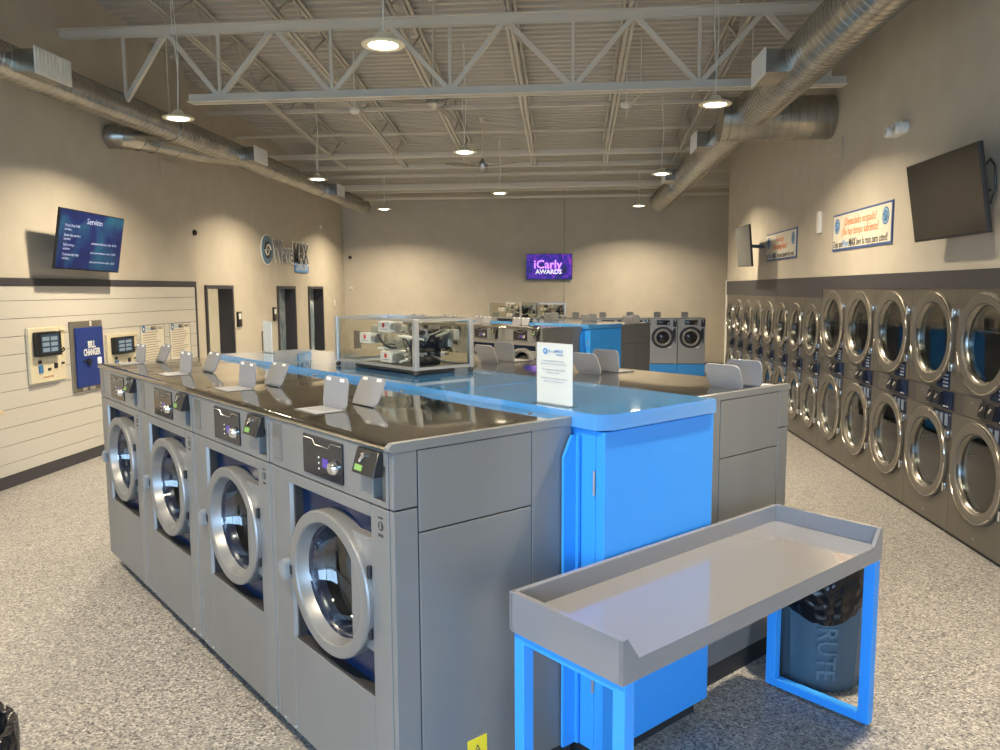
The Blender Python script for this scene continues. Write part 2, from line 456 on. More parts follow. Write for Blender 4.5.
def joist(x, label):
    t = thing('roof_joist', (x, 0, 0))
    y0, y1 = -2.9, 15.7; D = .46
    def zt_(y): return zd(y)-.01
    for nm, off in (('top_chord', 0.0), ('bottom_chord', -D)):
        bm = newbm()
        for s in (-1, 1):
            bar(bm, (s*.03, y0, zt_(y0)+off-.03), (s*.03, y1, zt_(y1)+off-.03), .038, .04)
        obj(nm, bm, M_deck, t, smooth=False)
    bm = newbm(); y = y0+.3; up = True
    pts = []
    while y < y1-.2:
        pts.append((0, y, zt_(y)-.05-(0 if up else D-.05))); up = not up; y += .6
    for p, q in zip(pts, pts[1:]): bar(bm, p, q, .02, .028)
    obj('web', bm, M_deck, t, smooth=False)
    tag(t, label, 'joist', 'roof joists')
for x, n in zip(JX, JN): joist(x, 'pale steel bar joist under the sloping roof deck, ' + n)
# cross members at the joists' underside further back
for i, (y, r, z, x0, x1, lb) in enumerate((
        (12.3, .028, 4.80, -5.74, 2.9, 'thin white cross pipe nearest behind the girder'),
        (13.6, .018, 4.68, -5.86, 2.9, 'thinnest white cross rod under the roof joists'),
        (14.8, .045, 4.52, -5.86, 2.9, 'thick white cross beam above the middle of the room'),
        (15.8, .04, 4.46, -5.86, 2.9, 'white cross beam behind the thick one in mid room'),
        (16.6, .03, 4.40, -5.86, 4.2, 'white cross pipe under the rear roof bay'),
        (17.4, .06, 4.27, -5.86, 4.2, 'thickest white cross beam near the back wall'),
        (18.2, .022, 4.27, -5.86, 4.2, 'thin white cross pipe just behind the thickest beam'),
        (19.1, .03, 4.22, -5.86, 4.2, 'white cross pipe closest to the back wall'))):
    bm = newbm(); box(bm, x0, x1, y-r, y+r, z-r, z+r, .004)
    for k in range(4):
        xx = JX[1+k]; box(bm, xx-.012, xx+.012, y-.012, y+.012, z+r, zd(y)-.40)
    tag(obj('cross_beam', bm, M_steelpaint), lb, 'beam', 'cross beams')
# big rear girder behind (lattice close under deck)
# ------------------------------------------------------------------ spiral ducts
def spiral(bm, pts, r, rib=.10):
    """duct with raised seams"""
    P = [Vector(p) for p in pts]; fine = []; rad = []
    for p, q in zip(P, P[1:]):
        L = (q-p).length; n = max(1, int(L/rib))
        for k in range(n):
            a = p.lerp(q, k/n); 
            for dt, dr in ((0,0),(.42/n,0),(.46/n,.005),(.54/n,.005),(.58/n,0)):
                fine.append(a.lerp(q, dt*n/(n-k) if n-k else 0) if False else p.lerp(q, k/n+dt)); rad.append(r+dr)
    fine.append(P[-1]); rad.append(r)
    tube(bm, fine, r, 28, True, rad)
def duct(x, r, y0, y1, side, gril, label):
    t = thing('spiral_duct', (x, y0, 4.10))
    bm = newbm(); spiral(bm, [(0,0,0),(0,y1-y0,0)], r); obj('duct_pipe', bm, M_galv, t, ang=50)
    for gy, gz in gril:
        bm = newbm(); yy = gy-y0
        w, h, d = .24, .10, .17
        v = box(bm, 0, side*(r+d) if side > 0 else 0, yy-w, yy+w, gz-h, gz+h) if side > 0 else box(bm, -(r+d), 0, yy-w, yy+w, gz-h, gz+h)
        g = obj('supply_boot', bm, M_galv, t, smooth=False)
        bm = newbm(); xf = side*(r+d)
        box(bm, min(xf, xf+side*.015), max(xf, xf+side*.015), yy-w-.02, yy+w+.02, gz-h-.02, gz+h+.02, .003)
        n = 9
        for k in range(n):
            z0 = yy-w+.03+k*(2*w-.06)/(n-1)
            box(bm, min(xf+side*.015, xf+side*.022), max(xf+side*.015, xf+side*.022), z0-.012, z0+.012, gz-h, gz+h)
        obj('grille', bm, M_white, g, smooth=False)
    for k in range(3):
        bm = newbm(); yy = (y1-y0)*(k+.4)/3
        tube(bm, [(0,yy,r*.98),(0,yy,zd(y0+yy)-4.12)], .008, 6); obj('hanger', bm, M_steelpaint, t)
        bm = newbm(); tube(bm, [(0,yy-.03,0),(0,yy+.03,0)], r+.012, 28, True); obj('band', bm, M_galv, t)
    tag(t, label, 'duct'); return t
duct_left = duct(-5.15, .165, 1.5, 19.6, 1, [(7.15,-.01),(12.1,.0),(16.4,.0)], 'long galvanised spiral duct running along the left wall under the roof')
duct_right = duct(2.16, .225, 1.5, 19.4, -1, [(7.75,-.05),(11.6,-.03),(15.2,0)], 'galvanised spiral duct running diagonally above the dryer wall')
# cross duct to the right wall
bm = newbm(); spiral(bm, [(1.82-2.16,8.25,-.1),(3.065-2.16,8.25,-.1)], .25, .09); br = obj('branch_pipe', bm, M_galv, duct_right, ang=50)
bm = newbm(); tube(bm, [(1.78-2.16,8.25,-.1),(1.84-2.16,8.25,-.1)], .262, 28); obj('end_collar', bm, M_galv, br)
bm = newbm(); pts = [(-5.745,9.55,3.93),(-5.60,9.56,3.93),(-5.46,9.68,3.93),(-5.40,9.90,3.94),(-5.36,10.4,3.96),(-5.28,11.1,4.0),(-5.18,11.9,4.06)]
pts = [(a+5.15, b-1.5, c-4.1) for a, b, c in pts]
tube(bm, pts, .15, 24); el = obj('elbow_pipe', bm, M_galv, duct_left)
bm = newbm()
for k in range(1, 5): tube(bm, [pts[k], Vector(pts[k]).lerp(Vector(pts[k+1]), .08)], .157, 24)
obj('elbow_rib', bm, M_galv, el)
for nm, x, y0, y1, z0, z1, lb in (('wall_vent', XL+.001, 10.75, 11.4, 3.62, 3.86, 'pale square vent plate below the left duct'), ('wall_vent', XR-.02, 9.3, 9.9, 3.48, 3.70, 'pale vent plate below the duct on the right wall')):
    bm = newbm(); box(bm, x, x+.018, y0, y1, z0, z1, .004)
    for k in range(6):
        zz = z0+.03+k*(z1-z0-.06)/5
        xo = x+.018 if x < 0 else x-.004
        box(bm, xo, xo+.004, y0+.03, y1-.03, zz-.006, zz+.006)
    tag(obj(nm, bm, M_wall, smooth=False), lb, 'vent')

# ------------------------------------------------------------------ pendant lamps
def make_lamp():
    t = thing('pendant_lamp')
    bm = newbm(); lathe_z(bm, [(0,.11),(.05,.11),(.07,.09),(.09,.05),(.16,.03),(.21,.012),(.225,0),(.215,-.012),(.155,-.012),(.15,0),(0,0)], 0, 0, 36); obj('lamp_housing', bm, M_rim, t)
    bm = newbm(); lathe_z(bm, [(0,-.02),(.11,-.018),(.15,-.004)], 0, 0, 32); obj('lens', bm, M_lens, t)
    return t
LP = [(-1.45,6.2,'nearest the camera, over the washers'), (-4.3,8.5,'beside the left duct near the girder'), (1.50,8.5,'beside the right duct near the girder'),
      (-1.45,10.98,'hanging in mid room over the back of the near island'), (-4.3,13.3,'hanging beside the left duct in mid room'), (1.52,13.4,'hanging left of the right duct in mid room'),
      (-1.38,15.65,'hanging at the centre near the back wall'), (-4.34,18.3,'at the far end of the left duct'), (1.58,18.4,'at the far end of the right duct'),
      (-4.3,3.7,'left of the camera above the floor'), (1.5,3.7,'right above the sorting table'), (-1.45,1.3,'behind the camera above the entrance')]
proto = make_lamp()
for i, (x, y, lb) in enumerate(LP):
    o = proto if i == 0 else dup(proto)
    place(o, (x, y, 3.9), None, .76); tag(o, 'round glowing pendant lamp ' + lb, 'lamp', 'pendant lamps')
    bm = newbm(); L = (zd(y)-3.92)/.76; pts = []
    for k in range(13):
        u = k/12; pts.append((.035*math.sin(u*5.5+i)*math.sin(u*PI), .02*math.sin(u*4+i)*math.sin(u*PI), .10+(L-.10)*u))
    tube(bm, pts, .007, 6); obj('cord', bm, M_white, o)
    l = bpy.data.lights.new('lamp_light', 'AREA'); l.shape = 'DISK'; l.size = .24; l.energy = LAMP_W; l.color = LAMP_COL; l.spread = math.radians(142)
    q = bpy.data.objects.new('lamp_light', l); C.objects.link(q); q.parent = o; q.location = (0,0,-.03)

# ceiling fans
M_fan = mat('fan_blade_grey', (.20,.18,.15), .4)
def fan(x, y, z, rot, label):
    t = thing('ceiling_fan', (x,y,z), rot)
    bm = newbm(); tube(bm, [(0,0,.05),(0,0,zd(y)-z-.05)], .014, 8); obj('downrod', bm, M_steelpaint, t)
    bm = newbm(); lathe_z(bm, [(0,-.07),(.03,-.068),(.05,-.04),(.09,-.02),(.095,.03),(.06,.06),(.03,.12),(.02,.13),(0,.13)], 0, 0, 24); obj('motor_hub', bm, M_alu, t)
    bm = newbm(); lathe_z(bm, [(0,zd(y)-z-.12),(.05,zd(y)-z-.11),(.06,zd(y)-z-.04),(0,zd(y)-z-.04)], 0, 0, 16); obj('canopy', bm, M_steelpaint, t)
    for k in range(3):
        a = 2*PI*k/3; bm = newbm()
        poly = [(.08,-.02),(.18,-.055),(.45,-.06),(.70,-.045),(.74,-.01),(.70,.035),(.45,.05),(.18,.045),(.08,.02)]
        prism(bm, poly, 'z', -.004, .004)
        bmesh.ops.transform(bm, matrix=Matrix.Rotation(a,4,'Z') @ Matrix.Rotation(.20,4,'X'), verts=bm.verts)
        obj('blade', bm, M_fan, t)
    tag(t, label, 'fan')
fan(-1.62, 9.5, 4.22, -.62, 'three-bladed ceiling fan on a long rod beside the girder')
fan(-1.55, 14.2, 4.20, -.5, 'three-bladed ceiling fan further back near the mid room')
for x, y, z, lb in ((-3.05,11.2,4.55,'small white round ceiling sensor left of centre'), (.78,11.3,4.55,'small white round ceiling sensor right of centre')):
    bm = newbm(); lathe_z(bm, [(0,-.05),(.05,-.045),(.075,-.02),(.08,.02),(0,.02)], 0, 0, 20); tube(bm, [(0,0,.02),(0,0,zd(y)-z)], .01, 6)
    tag(obj('ceiling_sensor', bm, M_white, loc=(x,y,z)), lb, 'sensor')
# conduit elbow near the joist
bm = newbm(); tube(bm, [(.95,11.0,zd(11)-.02),(.95,11.0,4.62),(.80,11.3,4.50),(.80,11.6,4.42)], .01, 6)
tag(obj('conduit', bm, M_steelpaint), 'thin bent conduit hanging from the roof right of centre', 'conduit')

# ------------------------------------------------------------------ washers
Av = Vector((-1,1,0))/math.sqrt(2); Bv = Vector((1,1,0))/math.sqrt(2)
WW, WD = .983, .85; HW = WW/2
M_gasket = mat('dark_gasket', (.012,.016,.035), .25)
def make_washer():
    t = thing('washing_machine')
    # carcass (open behind the recess)
    bm = newbm(); g = .002
    for s in (-1, 1):
        x0, x1 = (-HW+.001, -HW+.028) if s < 0 else (HW-.028, HW-.001)
        box(bm, x0, x1, .003, .10, .10, 1.250, .003); box(bm, x0, x1, .003, .10, 1.256, 1.456, .003)
        box(bm, x0, x1, .105, .632, .10, 1.157, .003); box(bm, x0, x1, .105, .632, 1.162, 1.452, .003)
        box(bm, x0, x1, .636, WD, .10, 1.456, .003)
    box(bm, -HW+.03, HW-.03, WD-.02, WD, .10, 1.45); box(bm, -HW+.03, HW-.03, .06, WD-.02, .10, .12)
    obj('side_panel', bm, M_wash, t, smooth=False)
    bm = newbm(); box(bm, -HW+.006, -HW+.02, .02, WD-.02, .11, 1.45); box(bm, HW-.02, HW-.006, .02, WD-.02, .11, 1.45)
    obj('side_gap', bm, M_black, t, smooth=False)
    # front
    rx0, rx1, rz0, rz1 = -.300, .342, .53, 1.203
    bm = newbm()
    box(bm, -HW+.030, rx0-.022, 0, .05, .10, 1.250, .003)
    box(bm, rx1, HW-.030, 0, .05, .10, 1.250, .003)
    box(bm, rx0-.020, rx1-.001, 0, .05, rz1+.001, 1.250, .003)
    box(bm, rx0-.020, rx1-.001, .0, .05, .10, rz0-.001, .003)
    obj('front_panel', bm, M_wash, t, smooth=False)
    bm = newbm(); prism(bm, [(rx0-.022,0),(rx0-.020,0),(rx0,.05),(rx0-.022,.05)], 'z', rz0, rz1)
    obj('recess_edge', bm, M_ring, t, smooth=False)
    bm = newbm(); holed(bm, rx0, rx1, rz0, rz1, .03, .88, .256, .24, .046, .03); obj('recess_panel', bm, M_navy, t)
    bm = newbm(); box(bm, rx0, rx1, .006, .046, rz0, rz0+.012); box(bm, rx0, rx0+.012, .01, .046, rz0, rz1); obj('recess_gasket', bm, M_rubber, t, smooth=False)
    bm = newbm(); box(bm, .18, rx1-.001, .004, .046, .70, 1.122, .004); obj('hinge_block', bm, M_wash, t, smooth=False)
    # control fascia
    bm = newbm()
    fx0, fx1, fz0, fz1 = -HW+.030, HW-.030, 1.256, 1.456
    sx0, sx1, sz0, sz1 = .362, .444, 1.276, 1.40
    box(bm, fx0, sx0, 0, .04, fz0, fz1, .002); box(bm, sx1, fx1, 0, .04, fz0, fz1, .002)
    box(bm, sx0, sx1, 0, .04, fz0, sz0, .001); box(bm, sx0, sx1, 0, .04, sz1, fz1, .001)
    obj('control_fascia', bm, M_wash, t, smooth=False)
    bm = newbm(); box(bm, sx0, sx1, .055, .06, sz0, sz1); box(bm, sx0+.03, sx0+.055, .02, .055, sz0, sz1); obj('coin_recess', bm, M_washdk, t, smooth=False)
    bm = newbm(); prism(bm, rrect(-.165,.157,1.281,1.438,.006), 'y', -.006, .002); d = obj('display_panel', bm, M_blackg, t)
    bm = newbm(); 
    tube(bm, [(-.155,-.0075,1.425),(-.08,-.0075,1.425),(-.06,-.0075,1.405),(.05,-.0075,1.405),(.07,-.0075,1.425),(.147,-.0075,1.425)], .0018, 4); obj('panel_line', bm, M_alu, d)
    bm = newbm(); box(bm, .0,.045,-.008,-.006,1.325,1.36); obj('display_window', bm, M_purple, d, smooth=False)
    bm = newbm(); lathe_y(bm, [(0,-.026),(.020,-.026),(.025,-.020),(.028,-.006),(.030,-.006)], .092, 1.338, 24); obj('knob', bm, M_chrome, d)
    bm = newbm()
    for k in range(3): lathe_y(bm, [(0,-.008),(.004,-.008),(.004,-.006)], -.03+.0*k, 1.315+.022*k, 8)
    obj('button', bm, M_white, d)
    bm = newbm(); box(bm, -.455, -.375, -.003, .001, 1.284, 1.443, .001); nf = obj('instruction_plate', bm, M_washdk, t, smooth=False)
    bm = newbm()
    for k in range(9): box(bm, -.445, -.385-.015*(k%3), -.0035, -.003, 1.298+k*.009, 1.301+k*.009)
    obj('instruction_print', bm, M_inkgrey, nf, smooth=False)
    # payment reader
    bm = newbm(); prism(bm, [(-.002,1.365),(-.046,1.366),(-.020,1.452),(.0,1.452)], 'x', .292, .437)
    bmesh.ops.bevel(bm, geom=list(bm.edges), offset=.003, segments=1, affect='EDGES')
    pr_ = obj('card_reader', bm, M_black, t)
    def onface(x0, x1, u0, u1, name, m, th=.0015):
        p = lambda u: Vector((0,-.046+(.026)*u,1.366+.086*u)); nrm = Vector((0,-.96,-.28))
        bm = newbm(); A = [bm.verts.new((x, *(p(u)+nrm*th)[1:])) for x, u in ((x0,u0),(x1,u0),(x1,u1),(x0,u1))]
        B = [bm.verts.new((x, *(p(u))[1:])) for x, u in ((x0,u0),(x1,u0),(x1,u1),(x0,u1))]
        bm.faces.new(A); bm.faces.new(B[::-1])
        for i in range(4): bm.faces.new((A[i], B[i], B[(i+1)%4], A[(i+1)%4]))
        return obj(name, bm, m, pr_, smooth=False)
    onface(.308, .358, .14, .36, 'reader_screen', M_green)
    bm = newbm(); tube(bm, [(.338,-.037,1.410),(.352,-.030,1.430)], .007, 8); lathe_y(bm, [(0,-.038),(.011,-.036),(.011,-.024)], .355, 1.432, 12); obj('card_slot', bm, M_chrome, pr_)
    # door: domed ring, glass bowl, drum
    cx, cz = .035, .876; ex, ez = 1.06, .945
    bm = newbm(); lathe_y(bm, [(.298,.044),(.300,-.018),(.297,-.025),(.290,-.028),(.252,-.027),(.246,-.022),(.236,.018),(.232,.026)], cx, cz, 64, ex, ez)
    dr = obj('door', bm, M_ring, t, ang=25)
    bm = newbm(); lathe_y(bm, [(.234,.024),(.222,.028),(.214,.065),(.208,.08),(.211,.082),(.224,.045)], cx, cz, 48, ex, ez); obj('door_gasket', bm, M_gasket, dr, ang=60)
    bm = newbm(); lathe_y(bm, [(.226,.020),(.216,.05),(.202,.10),(.16,.13),(.08,.14),(0,.142)], cx, cz, 40, ex, ez); obj('door_glass', bm, M_wglass, dr, ang=80)
    bm = newbm()
    poly = [(cx-.385,cz-.015),(cx-.375,cz-.055),(cx-.335,cz-.075),(cx-.315,cz-.07),(cx-.315,cz+.0),(cx-.335,cz+.015)]
    prism(bm, poly, 'y', -.05, -.02); bmesh.ops.bevel(bm, geom=list(bm.edges), offset=.004, segments=2, affect='EDGES'); obj('handle', bm, M_paper if False else M_lgrey2, dr)
    bm = newbm(); box(bm, cx-.318, cx-.295, -.03, -.012, cz-.05, cz-.01, .003); obj('latch', bm, M_black, dr)
    for zz in (1.0, .77):
        bm = newbm(); tube(bm, [(.330,-.004,zz-.022),(.330,-.004,zz+.022)], .009, 10); obj('hinge', bm, M_black, dr)
    bm = newbm()
    prof = [(.25,.078),(.275,.10),(.275,.16),(.268,.165),(.268,.20),(.275,.205),(.275,.27),(.268,.275),(.268,.30),(.275,.305),(.275,.50)]
    lathe_y(bm, prof, .03, .88, 40)
    for k in range(3):
        a = .5+k*2*PI/3; p = Vector((.03+.25*math.cos(a), 0, .88+.25*math.sin(a)))
        bar(bm, (p.x,.14,p.z), (p.x,.48,p.z), .05, .05)
    obj('drum', bm, M_drum, t, ang=30)
    bm = newbm(); lathe_y(bm, [(.275,.50),(.10,.50),(.09,.47),(0,.465)], .03, .88, 40); obj('drum_back', bm, M_drumback, t, ang=30)
    # warning sticker at the right of the recess
    bm = newbm(); lathe_y(bm, [(0,-.0015),(.017,-.0015),(.017,.0)], .409, 1.186, 20); box(bm, .393,.425,-.0015,.0,1.148,1.158); box(bm,.395,.423,-.0015,0,1.212,1.219)
    st = obj('warning_sticker', bm, M_ink, t)
    bm = newbm(); box(bm, .405,.413,-.0025,-.0015,1.176,1.190); lathe_y(bm, [(0,-.0025),(.004,-.0025),(.004,-.0015)], .409, 1.196, 8); obj('sticker_symbol', bm, M_lgrey, st)
    # base frame and screws
    bm = newbm(); box(bm, -HW+.0, HW-.0, .09, WD, 0, .10); obj('plinth', bm, M_rubber, t, smooth=False)
    for xx in (-HW+.05, -HW+.15, HW-.15, HW-.05):
        bm = newbm(); lathe_y(bm, [(0,-.006),(.007,-.005),(.008,.0)], xx, .115, 8); obj('screw', bm, M_chrome, t)
    # stainless lid with rolled front edge
    prof = [(.848,1.457),(.012,1.457),(-.004,1.458),(-.010,1.464),(-.009,1.471),(-.002,1.478),(.010,1.483),(.03,1.485),(.848,1.485)]
    bm = newbm(); prism(bm, prof, 'x', -HW+.001, HW-.001); lid = obj('lid', bm, M_top, t, ang=50)
    # soap dispenser
    bm = newbm(); box(bm, -.47, -.26, .10, .245, 1.4855, 1.488); so = obj('dispenser_opening', bm, M_washdk, t, smooth=False)
    bm = newbm()
    for k in range(4): box(bm, -.455+k*.048, -.42+k*.048, .11, .235, 1.488, 1.4895)
    obj('dispenser_tray', bm, M_paper2, so, smooth=False)
    for (y, lean, nm, hh) in ((.25, .10, 0, .138), (.385, .42, 1, .135)):
        bm = newbm(); prism(bm, rrect(-.105,.105,0,hh,.03), 'y', -.004, .004)
        box(bm, -.09, .09, -.010, .002, 0, .012)
        bmesh.ops.transform(bm, matrix=Matrix.Translation((-.375+.02*nm, y, 1.487)) @ Matrix.Rotation(-lean,4,'X'), verts=bm.verts)
        fl = obj('dispenser_flap', bm, M_lgrey, t)
        bm = newbm()
        for xx in (-.06,.06): box(bm, xx-.018, xx+.018, -.007, -.004, hh-.020, hh-.006, .001)
        bmesh.ops.transform(bm, matrix=Matrix.Translation((-.375+.02*nm, y, 1.487)) @ Matrix.Rotation(-lean,4,'X'), verts=bm.verts)
        obj('flap_clip', bm, M_white, fl)
    bm = newbm(); lathe_z(bm, [(.012,1.4855),(.011,1.489),(0,1.490)], .30, .80, 12); obj('lid_screw', bm, M_chrome, t)
    return t
M_lgrey2 = mat('door_handle_plastic', (.20,.22,.24), .4)
M_paper2 = mat('tray_white', (.40,.40,.42), .4)
M_drumback = mat('drum_back_perforated', (.25,.25,.24), .3, .9)
def perf(m):
    n, l, b = nodes(m); tc = n.new('ShaderNodeTexCoord'); v = n.new('ShaderNodeTexVoronoi'); v.inputs['Scale'].default_value = 70; v.inputs['Randomness'].default_value = .1
    l.new(tc.outputs['Object'], v.inputs['Vector']); r = n.new('ShaderNodeValToRGB'); r.color_ramp.elements[0].position = .25; r.color_ramp.elements[1].position = .4
    r.color_ramp.elements[0].color = (.03,.03,.03,1); r.color_ramp.elements[1].color = (.32,.31,.29,1)
    l.new(v.outputs['Distance'], r.inputs[0]); l.new(r.outputs[0], b.inputs['Base Color'])
perf(M_drumback)
AE, BF = 2.203, 1.369
ENDS = []
wproto = make_washer()
ORD = ['nearest the sorting table', 'second from the sorting table', 'third from the sorting table', 'farthest from the sorting table']
def washer_island(ae, bf, s, first, nm, g):
    for side in (0, 1):
        for i in range(4):
            o = wproto if (first and side == 0 and i == 0) else dup(wproto)
            a = ae+(HW+i*WW)*s
            b = bf if side == 0 else bf+2.518*s
            p = a*Av+b*Bv; place(o, (p.x,p.y,0), -PI/4 if side == 0 else 3*PI/4, s if s != 1 else None)
            row = ('left-facing row' if side == 0 else 'far-side row')
            lb = 'grey front-loading washer in the near island\'s %s, %s' % (row, ORD[i]) if first else \
                 'grey front-loading washer of the rear island\'s %s, %s' % (row, ['at its right end', 'second from its right end', 'third from its right end', 'at its left end'][i])
            tag(o, lb, 'washing machine', g)
            if i == 0: ENDS.append((o, side))
washer_island(AE, BF, 1, True, 'near', 'washers of the near island')
A2, B2, S2 = 8.30, 7.75, .97
washer_island(A2, B2, S2, False, 'rear', 'washers of the rear island')
for o, side in ENDS:
    sg = 1 if side == 0 else -1
    bm = newbm(); xa, xb = sorted((sg*(HW-.028), sg*(HW+.0005)))
    prism(bm, [(-.006,1.455),(-.013,1.462),(-.012,1.474),(.004,1.487),(.85,1.487),(.85,1.455)], 'x', xa, xb)
    obj('lid_end_trim', bm, M_wash, o, smooth=False)
# yellow warning sticker low on the end of the nearest washer (local x = +HW face)
bm = newbm(); box(bm, HW+.000, HW+.0015, .305, .398, .185, .308); st = obj('yellow_label', bm, M_yellow, wproto, smooth=False); st['label'] = 'yellow warning triangle label'
bm = newbm()
tri = [(.318,.205),(.385,.205),(.3515,.280)]
for p, q in zip(tri, tri[1:]+tri[:1]): tube(bm, [(HW+.002, *p), (HW+.002, *q)], .002, 4)
tube(bm, [(HW+.002,.354,.262),(HW+.002,.348,.243),(HW+.002,.355,.241),(HW+.002,.349,.218)], .0022, 4)
obj('warning_triangle', bm, M_ink, st)

# ------------------------------------------------------------------ blue service cabinets in the middle of the islands
def blue_cabinet(ae, bf, s, length, label):
    o = ae*Av+bf*Bv
    t = thing('service_cabinet', (o.x, o.y, 0), -PI/4)
    if s != 1: t.scale = (s,s,s)
    # local: x = -A (towards the end), y = +B ; end panel of the washers at x=0
    xe = .158; y0, y1 = .876, 1.60
    bm = newbm(); box(bm, -length, xe-.05, y0, y1, .09, 1.44, .003); obj('cabinet_body', bm, M_blue, t, smooth=False)
    bm = newbm(); box(bm, xe-.048, xe, y0, y1, .09, 1.44, .004)
    d = obj('end_door', bm, M_blue, t, smooth=False)
    for z in (1.18, .35):
        bm = newbm(); tube(bm, [(xe-.05,y0-.006,z),(xe-.05,y0-.006,z+.10)], .006, 8); obj('hinge', bm, M_alu, d)
    bm = newbm(); tube(bm, [(xe,y1-.07,.70),(xe+.012,y1-.07,.70)], .014, 14); obj('lock', bm, M_chrome, d)
    bm = newbm()
    poly = [(.790,.10),(.868,.10),(.868,1.415),(.835,1.415),(.790,1.33)]
    prism(bm, poly, 'x', .006, .020); box(bm, .02, .034, .856, .868, .10, 1.415)
    obj('side_flange', bm, M_blue, t, smooth=False)
    bm = newbm(); box(bm, -length+.02, xe-.06, y0+.02, y1-.02, 0, .09); obj('plinth', bm, M_rubber, t, smooth=False)
    # lid: chamfered corner, in sections
    xs = [xe+.016, -.86, -2.5, -length-.03]
    for i, (a, b) in enumerate(zip(xs, xs[1:])):
        bm = newbm(); lo, hi = 1.447, 1.510
        if i == 0: poly = [(a,.915),(a,1.592),(b+.002,1.602),(b+.002,.851),(a-.04,.851)]
        else: poly = [(a,.851),(a,1.602),(b+.002,1.602),(b+.002,.851)]
        prism(bm, poly, 'z', lo, hi); bmesh.ops.bevel(bm, geom=[e for e in bm.edges if abs(e.verts[0].co.z-hi)<1e-4 and abs(e.verts[1].co.z-hi)<1e-4], offset=.004, segments=2, affect='EDGES')
        # hollow under the lid is taken by the cabinet; thin skirt only
        obj('lid', bm, M_bluetop, t, ang=40)
    tag(t, label, 'cabinet')
    return t
blue_cabinet(AE, BF, 1, 3.89, 'bright blue service cabinet running along the middle of the near island')
blue_cabinet(A2, B2, S2, 3.89, 'blue service cabinet along the middle of the rear island')

# ------------------------------------------------------------------ acrylic display cases with dosing equipment
def case(origin, rz, L, W, H, labels, seed):
    rnd = random.Random(seed)
    t = thing('display_case', origin, rz)
    p = .030
    z0 = .032
    for x in (0, L-p):
        for y in (0, W-p):
            bm = newbm(); box(bm, x, x+p, y, y+p, z0, H, .003); obj('post', bm, M_alu, t, smooth=False)
    bm = newbm()
    for y in (0, W-p):
        for z in (z0, H-.018): box(bm, p, L-p, y+.006, y+p-.006, z+.002, z+.018)
    for x in (0, L-p):
        for z in (z0, H-.018): box(bm, x+.006, x+p-.006, p, W-p, z+.002, z+.018)
    obj('rail', bm, M_alu, t, smooth=False)
    bm = newbm()
    box(bm, p, L-p, .008, .011, z0+.018, H-.018); box(bm, p, L-p, W-.011, W-.008, z0+.018, H-.018)
    box(bm, .008, .011, p, W-p, z0+.018, H-.018); box(bm, L-.011, L-.008, p, W-p, z0+.018, H-.018)
    box(bm, .008, L-.008, .008, W-.008, H-.016, H-.013)
    obj('acrylic_panel', bm, M_acryl, t, smooth=False)
    for x in (p/2, L-p/2):
        for y in (p/2, W-p/2):
            bm = newbm(); lathe_z(bm, [(0,0),(.012,.001),(.019,.012),(.015,.024),(.006,.026),(.006,.034)], x, y, 14); obj('foot', bm, M_black, t)
    tag(t, labels[0], 'display case')
    e = thing('dosing_unit', origin, rz)
    bm = newbm(); box(bm, .14, L-.10, .07, W-.02-.05, .002, .030, .002)
    obj('base_plate', bm, M_black, e, smooth=False)
    for (x, z) in ((L*.54, H-.085), (L*.30, H-.165), (L*.56, .055)):
        bm = newbm(); box(bm, x-.075, x+.055, W*.16, W*.16+.10, z-.002, z+.062, .003); cb = obj('control_box', bm, M_white, e)
        bm = newbm(); lathe_y(bm, [(0,W*.16-.002),(.015,W*.16-.002),(.015,W*.16)], x-.01, z+.038, 14); obj('red_button', bm, M_red, cb)
        bm = newbm(); box(bm, x-.04, x+.04, W*.16-.0015, W*.16, z+.012, z+.016); obj('box_print', bm, M_inkgrey, cb, smooth=False)
        bm = newbm(); tube(bm, [(x+.057,W*.22,z+.03),(x+.09,W*.22,z+.03)], .022, 12); tube(bm, [(x+.09,W*.22,z+.03),(x+.115,W*.22,z+.03)], .028, 12); obj('valve', bm, M_alu, e)
    for k in range(4):
        z = .07+k*(H-.12)/4; bm = newbm()
        tube(bm, [(L*.78,W*.3,z),(L*.78,W*.72,z)], .034, 16); tube(bm, [(L*.84,W*.25,z+.02),(L*.93,W*.25,z+.02)], .014, 10)
        obj('pump_head', bm, M_black, e)
    for k in range(17):
        bm = newbm(); a = Vector((L*rnd.uniform(.2,.9), W*rnd.uniform(.15,.4), rnd.uniform(.05,H-.07))); b = Vector((L*rnd.uniform(.45,.95), W*rnd.uniform(.2,.85), rnd.uniform(.05,H-.07)))
        mid = (a+b)/2+Vector((rnd.uniform(-.06,.06), -.02, rnd.uniform(-.07,.07)))
        mid.z = max(.05, min(H-.05, mid.z)); mid.y = max(.03, mid.y)
        pts = [(1-u)**2*a+2*u*(1-u)*mid+u*u*b for u in [i/10 for i in range(11)]]
        tube(bm, pts, rnd.choice((.006,.008,.004)), 8); obj('hose', bm, rnd.choice((M_hose, M_white, M_black, M_alu)), e)
    for k in range(16):
        bm = newbm(); x = L*rnd.uniform(.14,.9); y = W*rnd.uniform(.3,.8); z = rnd.uniform(.05,H-.10)
        box(bm, x, min(x+rnd.uniform(.05,.13), L-.03), y, y+.04, z, z+.055, .002); obj('fitting', bm, rnd.choice((M_alu, M_inkgrey, M_black, M_hose)), e)
    tag(e, labels[1], 'machinery')
def isl(a, b, z=0):
    p = a*Av+b*Bv; return (p.x, p.y, z)
case(isl(4.60, 2.44, 1.511), -PI/4, .94, .42, .325, ('clear acrylic display case with aluminium posts on the near blue cabinet', 'dosing pumps, hoses and white boxes inside the nearest clear case'), 3)
